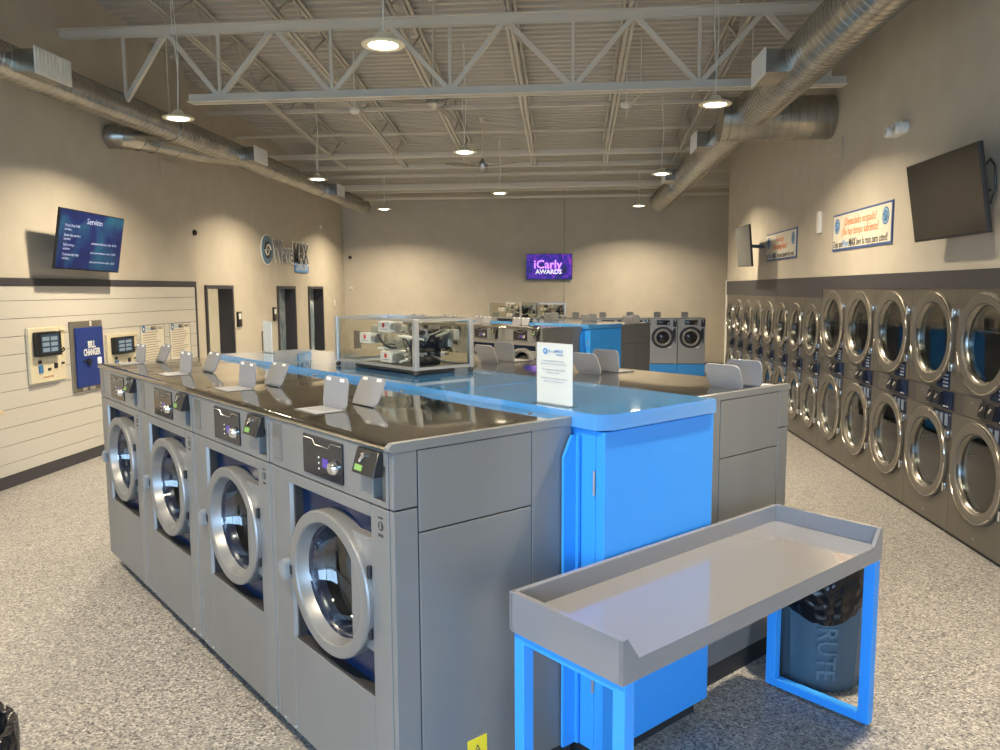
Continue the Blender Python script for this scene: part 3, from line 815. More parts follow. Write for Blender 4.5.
case(isl(10.82, 8.80, 1.466), -PI/4, .86, .44, .32, ('clear display case standing on the rear island\'s blue cabinet', 'pumps and white boxes inside the clear case on the rear island'), 5)
case((-.82, 18.34, 1.342), 0, .74, .4, .33, ('clear display case on the washer row along the back wall', 'pumps and hoses inside the case by the back wall'), 8)

# signs on the blue lid
def sheet(a0, a1, b, z0, h, label, logo=True):
    p = ((a0+a1)/2)*Av+b*Bv; wd = abs(a0-a1)
    t = thing('table_sign', (p.x,p.y,z0), -PI/4)
    bm = newbm(); box(bm, -wd/2, wd/2, -.002, .002, .004, h); obj('sheet', bm, M_paper, t, smooth=False)
    bm = newbm(); box(bm, -wd/2-.001, wd/2+.001, -.030, .030, 0, .004); box(bm, -wd/2, wd/2, -.005, -.0025, .004, h); obj('acrylic_holder', bm, M_acryl, t, smooth=False)
    if logo:
        bm = newbm(); lathe_y(bm, [(.006,-.007),(.0135,-.007),(.0135,-.0065)], -.050, h-.035, 20); obj('logo_ring', bm, M_logolt2, t)
        text('logo_text', 'Wave', M_logolt, t, .020, FACE(-.012,-.0065,h-.034), .0004)
        text('logo_text', 'MAX', M_logolt2, t, .022, FACE(.033,-.0065,h-.034), .0004)
        text('logo_text', 'LAUNDRY', M_logolt2, t, .010, FACE(.038,-.0065,h-.049), .0004)
        lines = ['Attention: please leave doors', 'open after every wash so the drum', '', 'All machines are cleaned daily', 'for your comfort.', '', 'Thank you for choosing us as your', 'neighborhood laundromat.']
        for k, ln in enumerate(lines):
            if ln: text('printed_line', ln, M_inkgrey2, t, .0115, FACE(0,-.0065,h-.075-k*.0125), .0003)
    tag(t, label, 'sign')
M_logolt2 = mat('logo_bright_blue', (.10,.28,.62), .5)
M_inkgrey2 = mat('pale_print', (.38,.42,.52), .6)
sheet(2.487, 2.273, 2.293, 1.511, .262, 'white notice sheet standing upright on the near end of the blue lid')
sheet(6.02, 5.86, 2.56, 1.511, .25, 'small blank sheet standing on the far end of the near blue lid', False)

# ------------------------------------------------------------------ sorting table
def sorting_table():
    a0, a1, b0, b1 = 1.500, 2.032, 1.735, 3.48
    p = a1*Av+b0*Bv
    t = thing('sorting_table', (p.x,p.y,0), -PI/4)         # local x: towards camera (a decreasing), y: along +B
    W, L = a1-a0, b1-b0
    zb, zs, zl = .79, .856, .935
    bm = newbm(); th = .022
    box(bm, .005, W, .004, L-.004, zs-.05, zs, 0)                         # floor of the tray
    box(bm, 0, th, 0, L, zb, zl, .005)                                    # tall back lip
    for y in (0, L-th):                                                   # end lips cut down at the front
        P = [(0+th*.5,zb),(W,zb),(W,zl-.004),(W-.022,zl),(th*.5,zl)] if False else [(th*.5,zb),(W,zb),(W,zl),(th*.5,zl)]
        Aa = [bm.verts.new((u,y,v)) for u, v in P]; Bb = [bm.verts.new((u,y+th,v)) for u, v in P]
        bm.faces.new(Aa); bm.faces.new(Bb[::-1])
        for i in range(4): bm.faces.new((Aa[i], Bb[i], Bb[(i+1)%4], Aa[(i+1)%4]))
    # front apron, its ends sloping down from the end lips
    P = [(.0,zb),(L,zb),(L,zl+.001),(L-th,zl+.001),(L-th-.055,zs+.004),(th+.055,zs+.004),(th,zl+.001),(.0,zl+.001)]
    Aa = [bm.verts.new((W-.014,u,v)) for u, v in P]; Bb = [bm.verts.new((W+.002,u,v)) for u, v in P]
    bm.faces.new(Aa); bm.faces.new(Bb[::-1])
    for i in range(len(P)): bm.faces.new((Aa[i], Bb[i], Bb[(i+1)%len(P)], Aa[(i+1)%len(P)]))
    obj('tray_top', bm, M_tray, t, smooth=False)
    for y0, y1 in ((.015,.063), (L-.052,L-.004)):
        bm = newbm()
        box(bm, .012, .062, y0, y1, .018, zb-.0, .003); box(bm, W-.052, W-.002, y0, y1, .018, zb, .003)
        box(bm, .062, W-.052, y0, y1, .018, .058, .003)
        box(bm, .062, W-.052, y0+.002, y1-.002, zb-.04, zb, .002)
        f = obj('leg_frame', bm, M_blue, t, smooth=False)
        for x in (.037, W-.027):
            bm = newbm(); lathe_z(bm, [(0,0),(.016,.0),(.016,.008),(.006,.010),(.006,.02)], x, (y0+y1)/2, 12); obj('levelling_foot', bm, M_chrome, f)
    tag(t, 'grey tray-topped sorting table on bright blue tube legs', 'table')
sorting_table()

# ------------------------------------------------------------------ trash cans
def trash_can(x, y, rz, label, txt=True, s=1.0):
    t = thing('trash_can', (x,y,0), rz); t.scale = (s,s,s)
    R0, R1, H = .222, .262, .70
    bm = newbm(); seg = 64; prof = [(0,.0),(R0-.01,.0),(R0,.012),(R0+.003,.03)]
    rings = []
    zs = [0,.01,.03,.2,.4,.56,.62,.64,H]
    for i, z in enumerate(zs):
        r = R0+(R1-R0)*z/H; ring = []
        for k in range(seg):
            a = 2*PI*k/seg; rib = .010 if (k % 8) in (0,) and .02 < z < .6 else 0
            rr = r+rib + (.012 if z >= .62 else 0) - (.012 if z < .005 else 0)
            ring.append(bm.verts.new((rr*math.cos(a), rr*math.sin(a), z)))
        rings.append(ring)
    for A, B in zip(rings, rings[1:]):
        for k in range(seg): bm.faces.new((A[k], A[(k+1)%seg], B[(k+1)%seg], B[k]))
    bm.faces.new(rings[0][::-1]); obj('bin_body', bm, M_bin, t, ang=40)
    bm = newbm(); rnd = random.Random(4); rings = []
    for z, dr in ((.50,.012),(.54,.020),(.60,.028),(.68,.030),(.722,.022),(.715,-.01),(.66,-.03),(.45,-.06)):
        r = R0+(R1-R0)*min(z,H)/H
        ring = []
        for k in range(seg):
            a = 2*PI*k/seg; low = (.07*max(0, math.cos(a+PI/2+.3))+.03*math.sin(a*3))*(1 if dr > 0 and z < .56 else 0)
            j = rnd.uniform(-.006,.006)
            ring.append(bm.verts.new(((r+dr+j)*math.cos(a), (r+dr+j)*math.sin(a), z-low+rnd.uniform(-.005,.005))))
        rings.append(ring)
    for A, B in zip(rings, rings[1:]):
        for k in range(seg): bm.faces.new((A[k], A[(k+1)%seg], B[(k+1)%seg], B[k]))
    obj('bin_liner', bm, M_bag, t, ang=20)
    if txt:
        me = text('raised_lettering', 'BRUTE', M_bintext, t, .13, Matrix.Identity(4), .003, bold=.002)
        for v in me.data.vertices:
            u, h, d = v.co.x, v.co.y, v.co.z
            z = .27-u; r = R0+(R1-R0)*z/H+.009+d; a = -PI/2+h/R0
            v.co = Vector((r*math.cos(a), r*math.sin(a), z))
    tag(t, label, 'trash can')
M_bintext = mat('bin_letters', (.075,.12,.165), .5)
trash_can(1.29, 4.0, -.12, 'slate blue ribbed trash can with black liner behind the sorting table leg', True, .90)
trash_can(-2.00, 2.14, .6, 'trash can with black liner cut off at the lower left corner', False, .84)

# ------------------------------------------------------------------ stacked dryers on the right wall
def make_dryer(W, H, zu, zl, R, bz0, bz1):
    t = thing('stacked_dryer')
    h = W/2; g = .0025
    bm = newbm()
    for (a, b, cz) in ((bz1, H, zu), (.03, bz0, zl)):
        holed(bm, -h+g, h-g, a+g, b-g, 0, cz, R*.86, R*.86, 0, .05)
        # returns
        for x in (-h+g, h-g):
            v = [bm.verts.new(p) for p in ((x,0,a+g),(x,.8,a+g),(x,.8,b-g),(x,0,b-g))]; bm.faces.new(v)
        v = [bm.verts.new(p) for p in ((-h+g,0,b-g),(h-g,0,b-g),(h-g,.8,b-g),(-h+g,.8,b-g))]; bm.faces.new(v)
    obj('cabinet_body', bm, M_dryer, t, smooth=True, ang=20)
    bm = newbm(); box(bm, -h, h, .02, .8, 0, .03); box(bm, -h+.001, h-.001, .03, .08, .03, .031); obj('toe_kick', bm, M_rubber, t, smooth=False)
    for nm, cz in (('upper', zu), ('lower', zl)):
        bm = newbm(); lathe_y(bm, [(R,.0),(R+.002,-.020),(R-.004,-.026),(R-.030,-.028),(R-.078,-.026),(R-.084,-.018),(R-.098,.005),(R-.105,.02),(R-.10,.03)], 0, cz, 64)
        d = obj('door', bm, M_dring, t, ang=28); d['label'] = nm + ' round door'
        bm = newbm()
        for a0, a1, rr in ((.15,1.65,R-.012),(-.75,-.05,R-.012),(-2.9,-.85,R-.012)):
            n = 20; tube(bm, [((rr)*math.cos(a0+(a1-a0)*k/n), -.027, cz+rr*math.sin(a0+(a1-a0)*k/n)) for k in range(n+1)], .006, 8)
        obj('highlight_arc', bm, M_dhigh, d)  # bright arcs modelled in place of highlights on the polished ring
        bm = newbm(); lathe_y(bm, [(R-.083,-.008),(R-.090,-.014),(R-.098,-.008),(R-.11,.02),(R-.12,.05)], 0, cz, 56); obj('bezel', bm, M_bezel, d, ang=60)
        bm = newbm(); lathe_y(bm, [(R-.098,.012),(R-.20,.006),(0,.004)], 0, cz, 40); obj('door_glass', bm, M_dglass, d, ang=80)
        for s in (.56, -.56):
            z = cz+s*R; x = h-.052 if W < .75 else h-.05
            bm = newbm(); tube(bm, [(x,-.022,z-.035),(x,-.022,z+.035)], .011, 10); box(bm, x-.028, x+.012, -.012, 0, z-.028, z+.028, .002); obj('hinge', bm, M_chrome, d)
        bm = newbm(); lathe_y(bm, [(R*.84,.05),(R*.92,.09),(R*.92,.55)], 0, cz, 40)
        for k in range(3):
            a = .9+k*2*PI/3; bar(bm, (R*.86*math.cos(a),.1,cz+R*.86*math.sin(a)), (R*.86*math.cos(a),.54,cz+R*.86*math.sin(a)), .05, .05)
        obj('tumbler', bm, M_tumb, t, ang=30)
        bm = newbm(); lathe_y(bm, [(R*.92,.55),(.05,.55),(.04,.53),(0,.53)], 0, cz, 40); obj('tumbler_back', bm, M_tumbback, t, ang=30)
    # navy instruction fields
    bm = newbm(); box(bm, h*.28, h-.075, -.0025, .0, bz1+.006, bz1+.17); nv2 = obj('instruction_field', bm, M_navy2, t, smooth=False)
    bm = newbm(); box(bm, h*.2, h-.02, -.0025, 0, bz0-.15, bz0-.008); nv = obj('instruction_field', bm, M_navy2, t, smooth=False)
    bm = newbm()
    for k in range(3): box(bm, h*.30+k*h*.2, h*.30+k*h*.2+h*.12, -.004, -.0025, bz0-.125, bz0-.03)
    obj('instruction_print', bm, M_nvprint, nv, smooth=False)
    bm = newbm()
    for k in range(4): box(bm, h*.55, h*.75, -.004, -.0025, bz1+.02+k*.03, bz1+.035+k*.03)
    obj('instruction_print', bm, M_nvprint, nv2, smooth=False)
    # control band
    bm = newbm(); box(bm, -h+g, h-g, .004, .06, bz0, bz1); obj('control_band', bm, M_washdk2, t, smooth=False)
    bm = newbm(); box(bm, -h*.62, h*.02, -.002, .004, bz0+.004, bz1-.004, .001); lp = obj('lint_panel', bm, M_dryer, t, smooth=False)
    bm = newbm(); lathe_y(bm, [(0,-.010),(.008,-.008),(.009,-.002)], -h*.3, (bz0+bz1)/2+.035, 10); obj('lock', bm, M_chrome, lp)
    for k in range(2):
        x = h*.05+k*h*.27; bm = newbm(); zc = (bz0+bz1)/2
        prism(bm, [(.004,zc-.06),(-.040,zc-.045),(-.022,zc+.055),(.004,zc+.06)], 'x', x, x+h*.22)
        rd = obj('card_reader', bm, M_black, t, smooth=False)
        bm = newbm(); tube(bm, [(x+h*.08,-.034,zc+.0),(x+h*.14,-.026,zc+.035)], .009, 8); obj('card_slot', bm, M_chrome, rd)
    bm = newbm(); box(bm, h*.58, h-.015, -.004, .004, bz0+.012, bz1-.012, .001); dp = obj('display_panel', bm, M_navy2, t, smooth=False)
    bm = newbm(); 
    for k in range(4): lathe_y(bm, [(0,-.007),(.005,-.007),(.005,-.004)], h*.64+k*.022, bz0+.03, 8)
    obj('button', bm, M_white, dp)
    bm = newbm()
    lathe_y(bm, [(0,-.006),(.008,-.005),(.009,0)], 0, .075+.02, 10); lathe_y(bm, [(0,-.006),(.008,-.005),(.009,0)], h*.9, bz0-.03, 8)
    obj('screw', bm, M_chrome, t)
    return t
M_bezel = mat('bezel_steel', (.26,.25,.23), .25, 1.0)
M_nvprint = mat('instruction_pale_print', (.16,.20,.27), .5)
M_tumb = mat('dryer_tumbler', (.16,.15,.14), .35, .8)
M_tumbback = mat('dryer_tumbler_back', (.10,.11,.12), .4, .6)
M_navy2 = mat('navy_instruction', (.006,.010,.035), .25, spec=.35)
M_washdk2 = mat('dryer_band', (.10,.09,.08), .4, .5)
XD = XR-.005
tall = make_dryer(.84, 1.997, 1.580, .600, .385, 1.005, 1.172)
NT = ['sixth from the far end of its taller group', 'fifth', 'fourth', 'third', 'second', 'nearest']
TL = ['tall stacked pair of dryers first after the lower ones', 'tall stacked pair of dryers second after the lower ones', 'tall stacked pair of dryers third after the lower ones',
      'tall stacked pair of dryers with the second TV above its left side', 'tall stacked pair of dryers partly visible at the right edge', 'tall stacked pair of dryers at the extreme right edge']
TL[3] = 'tall stacked pair of dryers fourth after the lower ones'
for i in range(6):
    o = tall if i == 0 else dup(tall)
    place(o, (XD, YT0-.42-.84*i, 0), -PI/2); tag(o, TL[i], 'dryer', 'tall stacked dryers')
short = make_dryer(.7125, 1.885, 1.475, .545, .325, .91, 1.09)
OR = ['first from the back corner', 'second from the back corner', 'third from the back corner', 'fourth from the back corner', 'fifth from the back corner', 'sixth from the back corner', 'seventh from the back corner', 'touching the taller dryers']
for i in range(8):
    o = short if i == 0 else dup(short)
    place(o, (XD, 15.52-.35625-.7125*i, 0), -PI/2); tag(o, 'lower stacked pair of dryers, ' + OR[i], 'dryer', 'low stacked dryers')

# ------------------------------------------------------------------ small washers along the back wall
def make_small():
    t = thing('washing_machine'); W = .62; h = W/2; z0, z1 = .30, 1.34
    bm = newbm(); box(bm, -h, h, .01, .78, 0, .285, .004); obj('pedestal', bm, M_blue, t, smooth=False)
    bm = newbm(); box(bm, -h+.01, h-.01, .03, .76, .285, .305); obj('shadow_gap', bm, M_black, t, smooth=False)
    bm = newbm(); box(bm, -h+.003, h-.003, 0, .75, z0, z1-.012, .006); obj('cabinet_body', bm, M_alu2, t, smooth=False)
    bm = newbm(); box(bm, -h+.001, h-.001, -.006, .76, z1-.012, z1, .003); obj('lid', bm, M_washdk, t, smooth=False)
    bm = newbm(); cz = .90
    pts = []; n = 40
    for k in range(n+1):
        a = PI*.20+(2*PI-.55)*k/n; pts.append((-.02+.255*math.cos(a), cz+.245*math.sin(a)))
    pts += [(.25, cz-.16),(.27,cz-.10),(.27,cz+.20),(.24,cz+.215)]
    prism(bm, pts, 'y', -.012, .002); obj('door_surround', bm, M_black, t, smooth=False)
    bm = newbm(); lathe_y(bm, [(.19,-.012),(.195,-.03),(.185,-.04),(.155,-.04),(.145,-.03),(.14,-.012)], -.02, cz, 40); d = obj('door', bm, M_ring, t, ang=50)
    bm = newbm(); lathe_y(bm, [(.148,-.02),(.10,-.035),(0,-.042)], -.02, cz, 32); obj('door_glass', bm, M_blackg, d, ang=80)
    bm = newbm(); tube(bm, [(.10,-.03,cz-.235),(.17,-.03,cz-.21)], .012, 8); obj('door_handle', bm, M_white, d)
    bm = newbm(); box(bm, -.16, .13, -.008, 0, 1.18, 1.29, .002); dp = obj('display_panel', bm, M_blackg, t)
    bm = newbm(); lathe_y(bm, [(0,-.03),(.02,-.03),(.024,-.008)], .10, 1.22, 16); obj('knob', bm, M_chrome, dp)
    bm = newbm(); box(bm, .205, .285, -.03, 0, 1.14, 1.30, .004); cr = obj('card_reader', bm, M_black, t)
    bm = newbm(); lathe_y(bm, [(0,-.036),(.012,-.034),(.012,-.03)], .25, 1.27, 10); obj('card_slot', bm, M_chrome, cr)
    bm = newbm(); prism(bm, rrect(-.20,-.04,z1,z1+.13,.02), 'y', .30, .308); obj('dispenser_flap', bm, M_lgrey, t)
    return t
M_alu2 = mat('silver_enamel', (.33,.34,.345), .38, .4)
sm = make_small()
BN = ['at its right end', 'second from its right end', 'third from its right end', 'fourth from its right end', 'fifth from its right end', 'sixth from its right end', 'seventh from its right end', 'at its left end']
for i in range(8):
    o = sm if i == 0 else dup(sm)
    place(o, (3.085-.31-.625*i, 18.0, 0), 0); tag(o, 'small silver washer in the row along the back wall, ' + BN[i], 'washing machine', 'small washers along the back wall')

# ------------------------------------------------------------------ left wall: kiosks, bill changer, posters, TV, shelf
RL = PI/2      # local y -> -X ; local x -> +Y : viewer looks along -X, right hand is +Y
def wallthing(name, y, z, x=XL+.0225): return thing(name, (x,y,z), RL)
def kiosk(y0, y1, z0, z1, label, full=True):
    t = wallthing('payment_kiosk', (y0+y1)/2, (z0+z1)/2); W, H = y1-y0, z1-z0
    bm = newbm(); box(bm, -W/2, W/2*.62, -.035, 0, -H/2, H/2, .006); box(bm, W/2*.62, W/2, -.012, 0, -H/2, H/2, .004); box(bm, W/2*.625, W/2, -.035, 0, H*.42, H/2, .004)
    obj('kiosk_face', bm, M_cream, t, smooth=False)
    bm = newbm(); prism(bm, rrect(-W*.40,W*.24,-H*.02,H*.42,.02), 'y', -.085, -.03); s = obj('screen_bezel', bm, M_black, t)
    bm = newbm(); box(bm, -W*.30,W*.17,-.087,-.085,H*.04,H*.37); sc_ = obj('screen', bm, M_kscreen, s, smooth=False)
    bm = newbm()
    for i in range(2):
        for j in range(3): box(bm, -W*.27+i*W*.22, -W*.09+i*W*.22, -.0885, -.087, H*.06+j*H*.10, H*.13+j*H*.10)
    obj('screen_icon', bm, M_kicon, sc_, smooth=False)
    bm = newbm(); tube(bm, [(W*.36,-.02,.0),(W*.42,-.04,.03),(W*.38,-.05,.06),(W*.33,-.03,.02)], .008, 6); obj('cable_loop', bm, M_black, t)
    for x, z, w_, h_ in ((-W*.26,-H*.12,.05,.018),(-W*.02,-H*.27,.05,.014),(W*.16,-H*.22,.06,.03),(W*.36,-H*.19,.05,.012)):
        bm = newbm(); box(bm, x-w_/2, x+w_/2, -.040, -.035, z-h_, z+h_); obj('card_slot', bm, M_black, t, smooth=False)
    bm = newbm(); box(bm, -W*.30, -W*.20, -.045, -.035, -H*.32, -H*.18); obj('blue_slot', bm, M_logo, t, smooth=False)
    text('kiosk_print', 'Laundry Pay', M_red2, t, .035, FACE(-W*.05,-.0365,-H*.40), .001)
    tag(t, label, 'kiosk')
M_kscreen = mat('kiosk_screen', (.02,.03,.045), .2, emit=(.05,.08,.12), es=.5)
M_kicon = mat('kiosk_icon', (.15,.2,.25), .3, emit=(.14,.18,.22), es=.5)
M_red2 = mat('faded_red_print', (.45,.2,.1), .6)
kiosk(7.76, 8.38, 1.02, 1.62, 'cream wall payment kiosk with black screen, left of the bill changer')
kiosk(9.17, 9.86, .98, 1.47, 'cream wall payment kiosk with black screen, right of the bill changer')
t = wallthing('bill_changer', 8.79, 1.245)
bm = newbm(); box(bm, -.31, .31, -.02, 0, -.415, .415, .004); obj('steel_frame', bm, M_chfr, t, smooth=False) if 'M_chfr' in globals() else obj('steel_frame', bm, mat('changer_steel', (.24,.22,.18), .4, .5), t, smooth=False)
bm = newbm(); box(bm, -.25, .27, -.05, -.02, -.36, .34, .006); f = obj('blue_front', bm, mat('changer_blue', (.012,.035,.20), .4), t, smooth=False)
text('lettering', 'BILL', M_white, f, .11, FACE(.03,-.0515,.13), .001, sx=.75, bold=.003)
text('lettering', 'CHANGER', M_white, f, .11, FACE(.03,-.0515,.04), .001, sx=.62, bold=.003)
bm = newbm(); box(bm, -.14, .0, -.065, -.05, -.07, -.045); box(bm, -.07,-.02,-.07,-.05,-.11,-.03,.003); obj('bill_slot', bm, M_black, f, smooth=False)
bm = newbm(); box(bm, .13, .21, -.053, -.05, -.11, -.03); obj('sticker', bm, M_paper, f, smooth=False)
bm = newbm(); box(bm, -.14, -.06, -.024, -.02, -.405, -.37); box(bm, .0, .10, -.024, -.02, -.405, -.37); box(bm, .06,.09,-.026,-.02,.35,.41); obj('latch_tab', bm, M_posters, t, smooth=False)
tag(t, 'dark blue bill changer in a steel frame on the left wall', 'bill changer')
def poster(y0, y1, z0, z1, label):
    t = wallthing('wall_poster', (y0+y1)/2, (z0+z1)/2); W, H = y1-y0, z1-z0
    bm = newbm(); box(bm, -W/2, W/2, -.005, 0, -H/2, H/2); b = obj('sheet', bm, M_posters, t, smooth=False)
    bm = newbm()
    for x in (-W/2, W/2-.012): box(bm, x, x+.012, -.008, -.005, -H/2, H/2)
    for z in (-H/2, H/2-.012): box(bm, -W/2, W/2, -.008, -.005, z, z+.012)
    obj('poster_frame', bm, M_lgrey, t, smooth=False)
    bm = newbm(); lathe_y(bm, [(.02,-.007),(.045,-.007),(.045,-.005)], -W*.36, H*.40, 20); obj('logo_ring', bm, M_logo, t)
    text('heading', 'Wave', M_logolt, t, .075, FACE(-W*.16,-.0065,H*.40), .0008, sx=.8)
    text('heading', 'MAX', M_ink, t, .08, FACE(W*.05,-.0065,H*.40), .0008, sx=.9, bold=.002)
    text('heading', 'RULES', M_ink, t, .055, FACE(W*.32,-.0065,H*.40), .0008, sx=.9)
    bm = newbm(); r = random.Random(int(y0*10))
    n = 12
    for k in range(n):
        z = H*.31-k*H*.062; box(bm, -W*.40, -W*.40+W*r.uniform(.5,.8), -.0065, -.005, z-.005, z+.005)
    obj('printed_rule', bm, M_inkbrown, t, smooth=False)
    tag(t, label, 'poster', 'rule posters')
poster(9.97, 10.60, 1.0, 1.55, 'cream printed rules poster left of the pair, beside the kiosk')
poster(10.74, 11.36, 1.0, 1.545, 'cream printed rules poster nearest the black corner trim')
# counter end at the picture's left edge
bm = newbm(); box(bm, XL+.023, XL+.45, 5.7, 6.83, .855, .89, .004)
t = obj('wall_shelf', bm, mat('pale_wood', (.62,.50,.33), .5)); tag(t, 'pale shelf end on the left wall at the picture edge', 'shelf')
for y in (5.9, 6.6):
    bm = newbm(); prism(bm, [(XL+.023,.60),(XL+.023,.855),(XL+.33,.855)], 'y', y, y+.02); obj('bracket', bm, M_steelpaint, t, smooth=False)

# televisions from four corner points (front face), tilted on wall arms
def tv(name, TL_, TR_, BL_, label, scr, th=.045, mount=None):
    TL_, TR_, BL_ = Vector(TL_), Vector(TR_), Vector(BL_)
    ex = (TR_-TL_); W = ex.length; ex.normalize()
    dz = (TL_-BL_); dz -= ex*dz.dot(ex); H = dz.length; ez = dz.normalized(); ey = ez.cross(ex).normalized()  # into the set
    t = bpy.data.objects.new(name, None); C.objects.link(t); t.empty_display_size = .1
    M = Matrix((ex, ey, ez)).transposed().to_4x4(); M.translation = TL_
    t.matrix_world = M
    bm = newbm(); box(bm, 0, W, .001, .03, -H, 0, .003); box(bm, W*.15, W*.85, .03, th+.02, -H*.85, -H*.2, .01); obj('tv_case', bm, M_black, t, smooth=False)
    bm = newbm(); box(bm, .012, W-.012, -.002, .001, -H+.018, -.012); s = obj('screen', bm, scr, t, smooth=False)
    if mount:
        Mi = M.inverted(); c = Vector((W/2, th+.02, -H/2)); e = Mi @ Vector(mount)
        bm = newbm(); bar(bm, c, e, .05, .05); box(bm, W*.5-.15, W*.5+.15, th+.02, th+.03, -H*.5-.12, -H*.5+.12); obj('wall_arm', bm, M_black, t, smooth=False)
    tag(t, label, 'television')
    return t, s, W, H
t, s, W, H = tv('wall_television', (-5.42,8.03,2.905), (-5.42,9.235,2.885), (-5.53,8.05,2.25), 'television showing a blue ocean menu, mounted on the left wall', M_menu, mount=(-5.74,8.6,2.55))
for k in range(4):
    zz = -H*(.30+k*.16)
    text('menu_text', ['Wash Dry Fold','Express Wash','Drop Off Service','Commercial Care'][k], M_menutext, s, .055, FACE(W*.19,-.003,zz), .0005) if 'M_menutext' in globals() else None
M_menutext = mat('menu_lettering', (.3,.35,.5), .4, emit=(.3,.35,.6), es=.3)
for k in range(4):
    zz = -H*(.30+k*.16)
    text('menu_text', ['Wash Dry Fold\nservice','Same day service\nservice','Self service\nwasher','Commercial fold\nservice'][k], M_menutext, s, .042, FACE(W*.08,-.003,zz), .0004, align='LEFT')
    if k: text('menu_text', 'per pound minimum order   $1.%d9' % (k+2), M_menutext, s, .035, FACE(W*.70,-.003,zz-.04), .0004)
text('menu_text', 'Services', M_menutext, s, .09, FACE(W*.52,-.003,-H*.16), .0004)
# right wall TVs : viewer looks along +X; picture left is far (+Y)
t, s, W, H = tv('wall_television', (2.80,6.935,3.00), (2.80,5.765,3.00), (2.90,6.93,2.375), 'large dark television on the right wall above the tall dryers', M_screen_off, mount=(3.05,6.35,2.65))
bm = newbm(); tube(bm, [(3.02,6.15,2.86),(3.02,6.04,2.92),(3.02,5.97,2.86),(3.02,5.95,2.70),(3.02,6.00,2.60),(3.02,6.09,2.60),(3.02,6.10,2.68),(3.03,6.03,2.70)], .008, 8)
tag(obj('tv_cable', bm, M_black), 'looped black cable hanging behind the large dark television', 'cable')
t, s, W, H = tv('wall_television', (2.70,13.20,2.985), (2.70,12.23,2.965), (2.76,13.18,2.35), 'small turned television far along the right wall', mat('grey_reflection_screen', (.10,.105,.10), .3), mount=(3.05,12.7,2.65))  # the screen's grey reflection is put into its base colour
t, s, W, H = tv('wall_television', (-1.10,YB-.07,2.905), (.075,YB-.07,2.90), (-1.10,YB-.07,2.25), 'television with a purple show title on the back wall', M_show)
text('title_text', 'iCarly', M_titlep, s, .30, FACE(W*.47,-.004,-H*.42), .0005, bold=.006) if 'M_titlep' in globals() else text('title_text', 'iCarly', mat('title_purple', (.6,.3,.8), .4, emit=(.55,.22,.9), es=1.3), s, .30, FACE(W*.47,-.004,-H*.42), .0005, bold=.006)
text('title_text', 'AWARDS', mat('title_white', (.8,.75,.9), .4, emit=(.7,.65,.8), es=1.0), s, .16, FACE(W*.49,-.004,-H*.70), .0005, bold=.004)

# ------------------------------------------------------------------ logos and wall signs
def swirl(bm, cx, cz, R, y):
    """ring plus two interlocking commas"""
    for s in (0, PI):
        pts = []; rad = []
        n = 18
        for k in range(n+1):
            u = k/n; a = s+u*PI*1.15; r = R*(.52-.38*u); pts.append((cx+r*math.cos(a), y, cz+r*math.sin(a))); rad.append(R*(.085-.06*u))
        tube(bm, pts, .01, 8, True, rad)
t = thing('logo_sign', (XL2+.004, 0, 0), RL)
lx = 14.92; lz = 2.80
bm = newbm(); lathe_y(bm, [(0,-.02),(.30,-.02),(.30,0)], lx, lz, 40); obj('logo_outline', bm, M_white, t)
bm = newbm(); lathe_y(bm, [(0,-.03),(.275,-.03),(.275,-.02)], lx, lz, 40); b = obj('logo_disc', bm, mat('logo_slate', (.10,.20,.30), .5), t)
bm = newbm(); lathe_y(bm, [(0,-.034),(.17,-.034),(.17,-.03)], lx, lz, 36); obj('logo_core', bm, M_ink, b)
bm = newbm(); swirl(bm, lx, lz, .26, -.036); obj('logo_swirl', bm, M_posters, b)
M_sil = mat('letter_silver', (.19,.23,.27), .4)
text('logo_letters', 'Wave', M_white, t, .60, FACE(15.80,-.014,2.78), .008, sx=.78, bold=.035)
text('logo_letters', 'Wave', M_sil, t, .60, FACE(15.80,-.026,2.78), .003, sx=.78, bold=.0)
text('logo_letters', 'MAX', M_white, t, .60, FACE(16.84,-.014,2.78), .008, sx=.74, bold=.045)
text('logo_letters', 'MAX', M_ink, t, .60, FACE(16.84,-.026,2.78), .003, sx=.74, bold=.012)
bm = newbm(); prism(bm, rrect(16.46,17.34,2.40,2.61,.06), 'y', -.02, 0); b = obj('banner', bm, M_logolt2, t)
text('banner_letters', 'LAUNDRY', M_white, b, .20, FACE(16.90,-.022,2.505), .001, sx=.85)
tag(t, 'round blue swirl logo with silver and black letters on the rear left wall', 'sign')

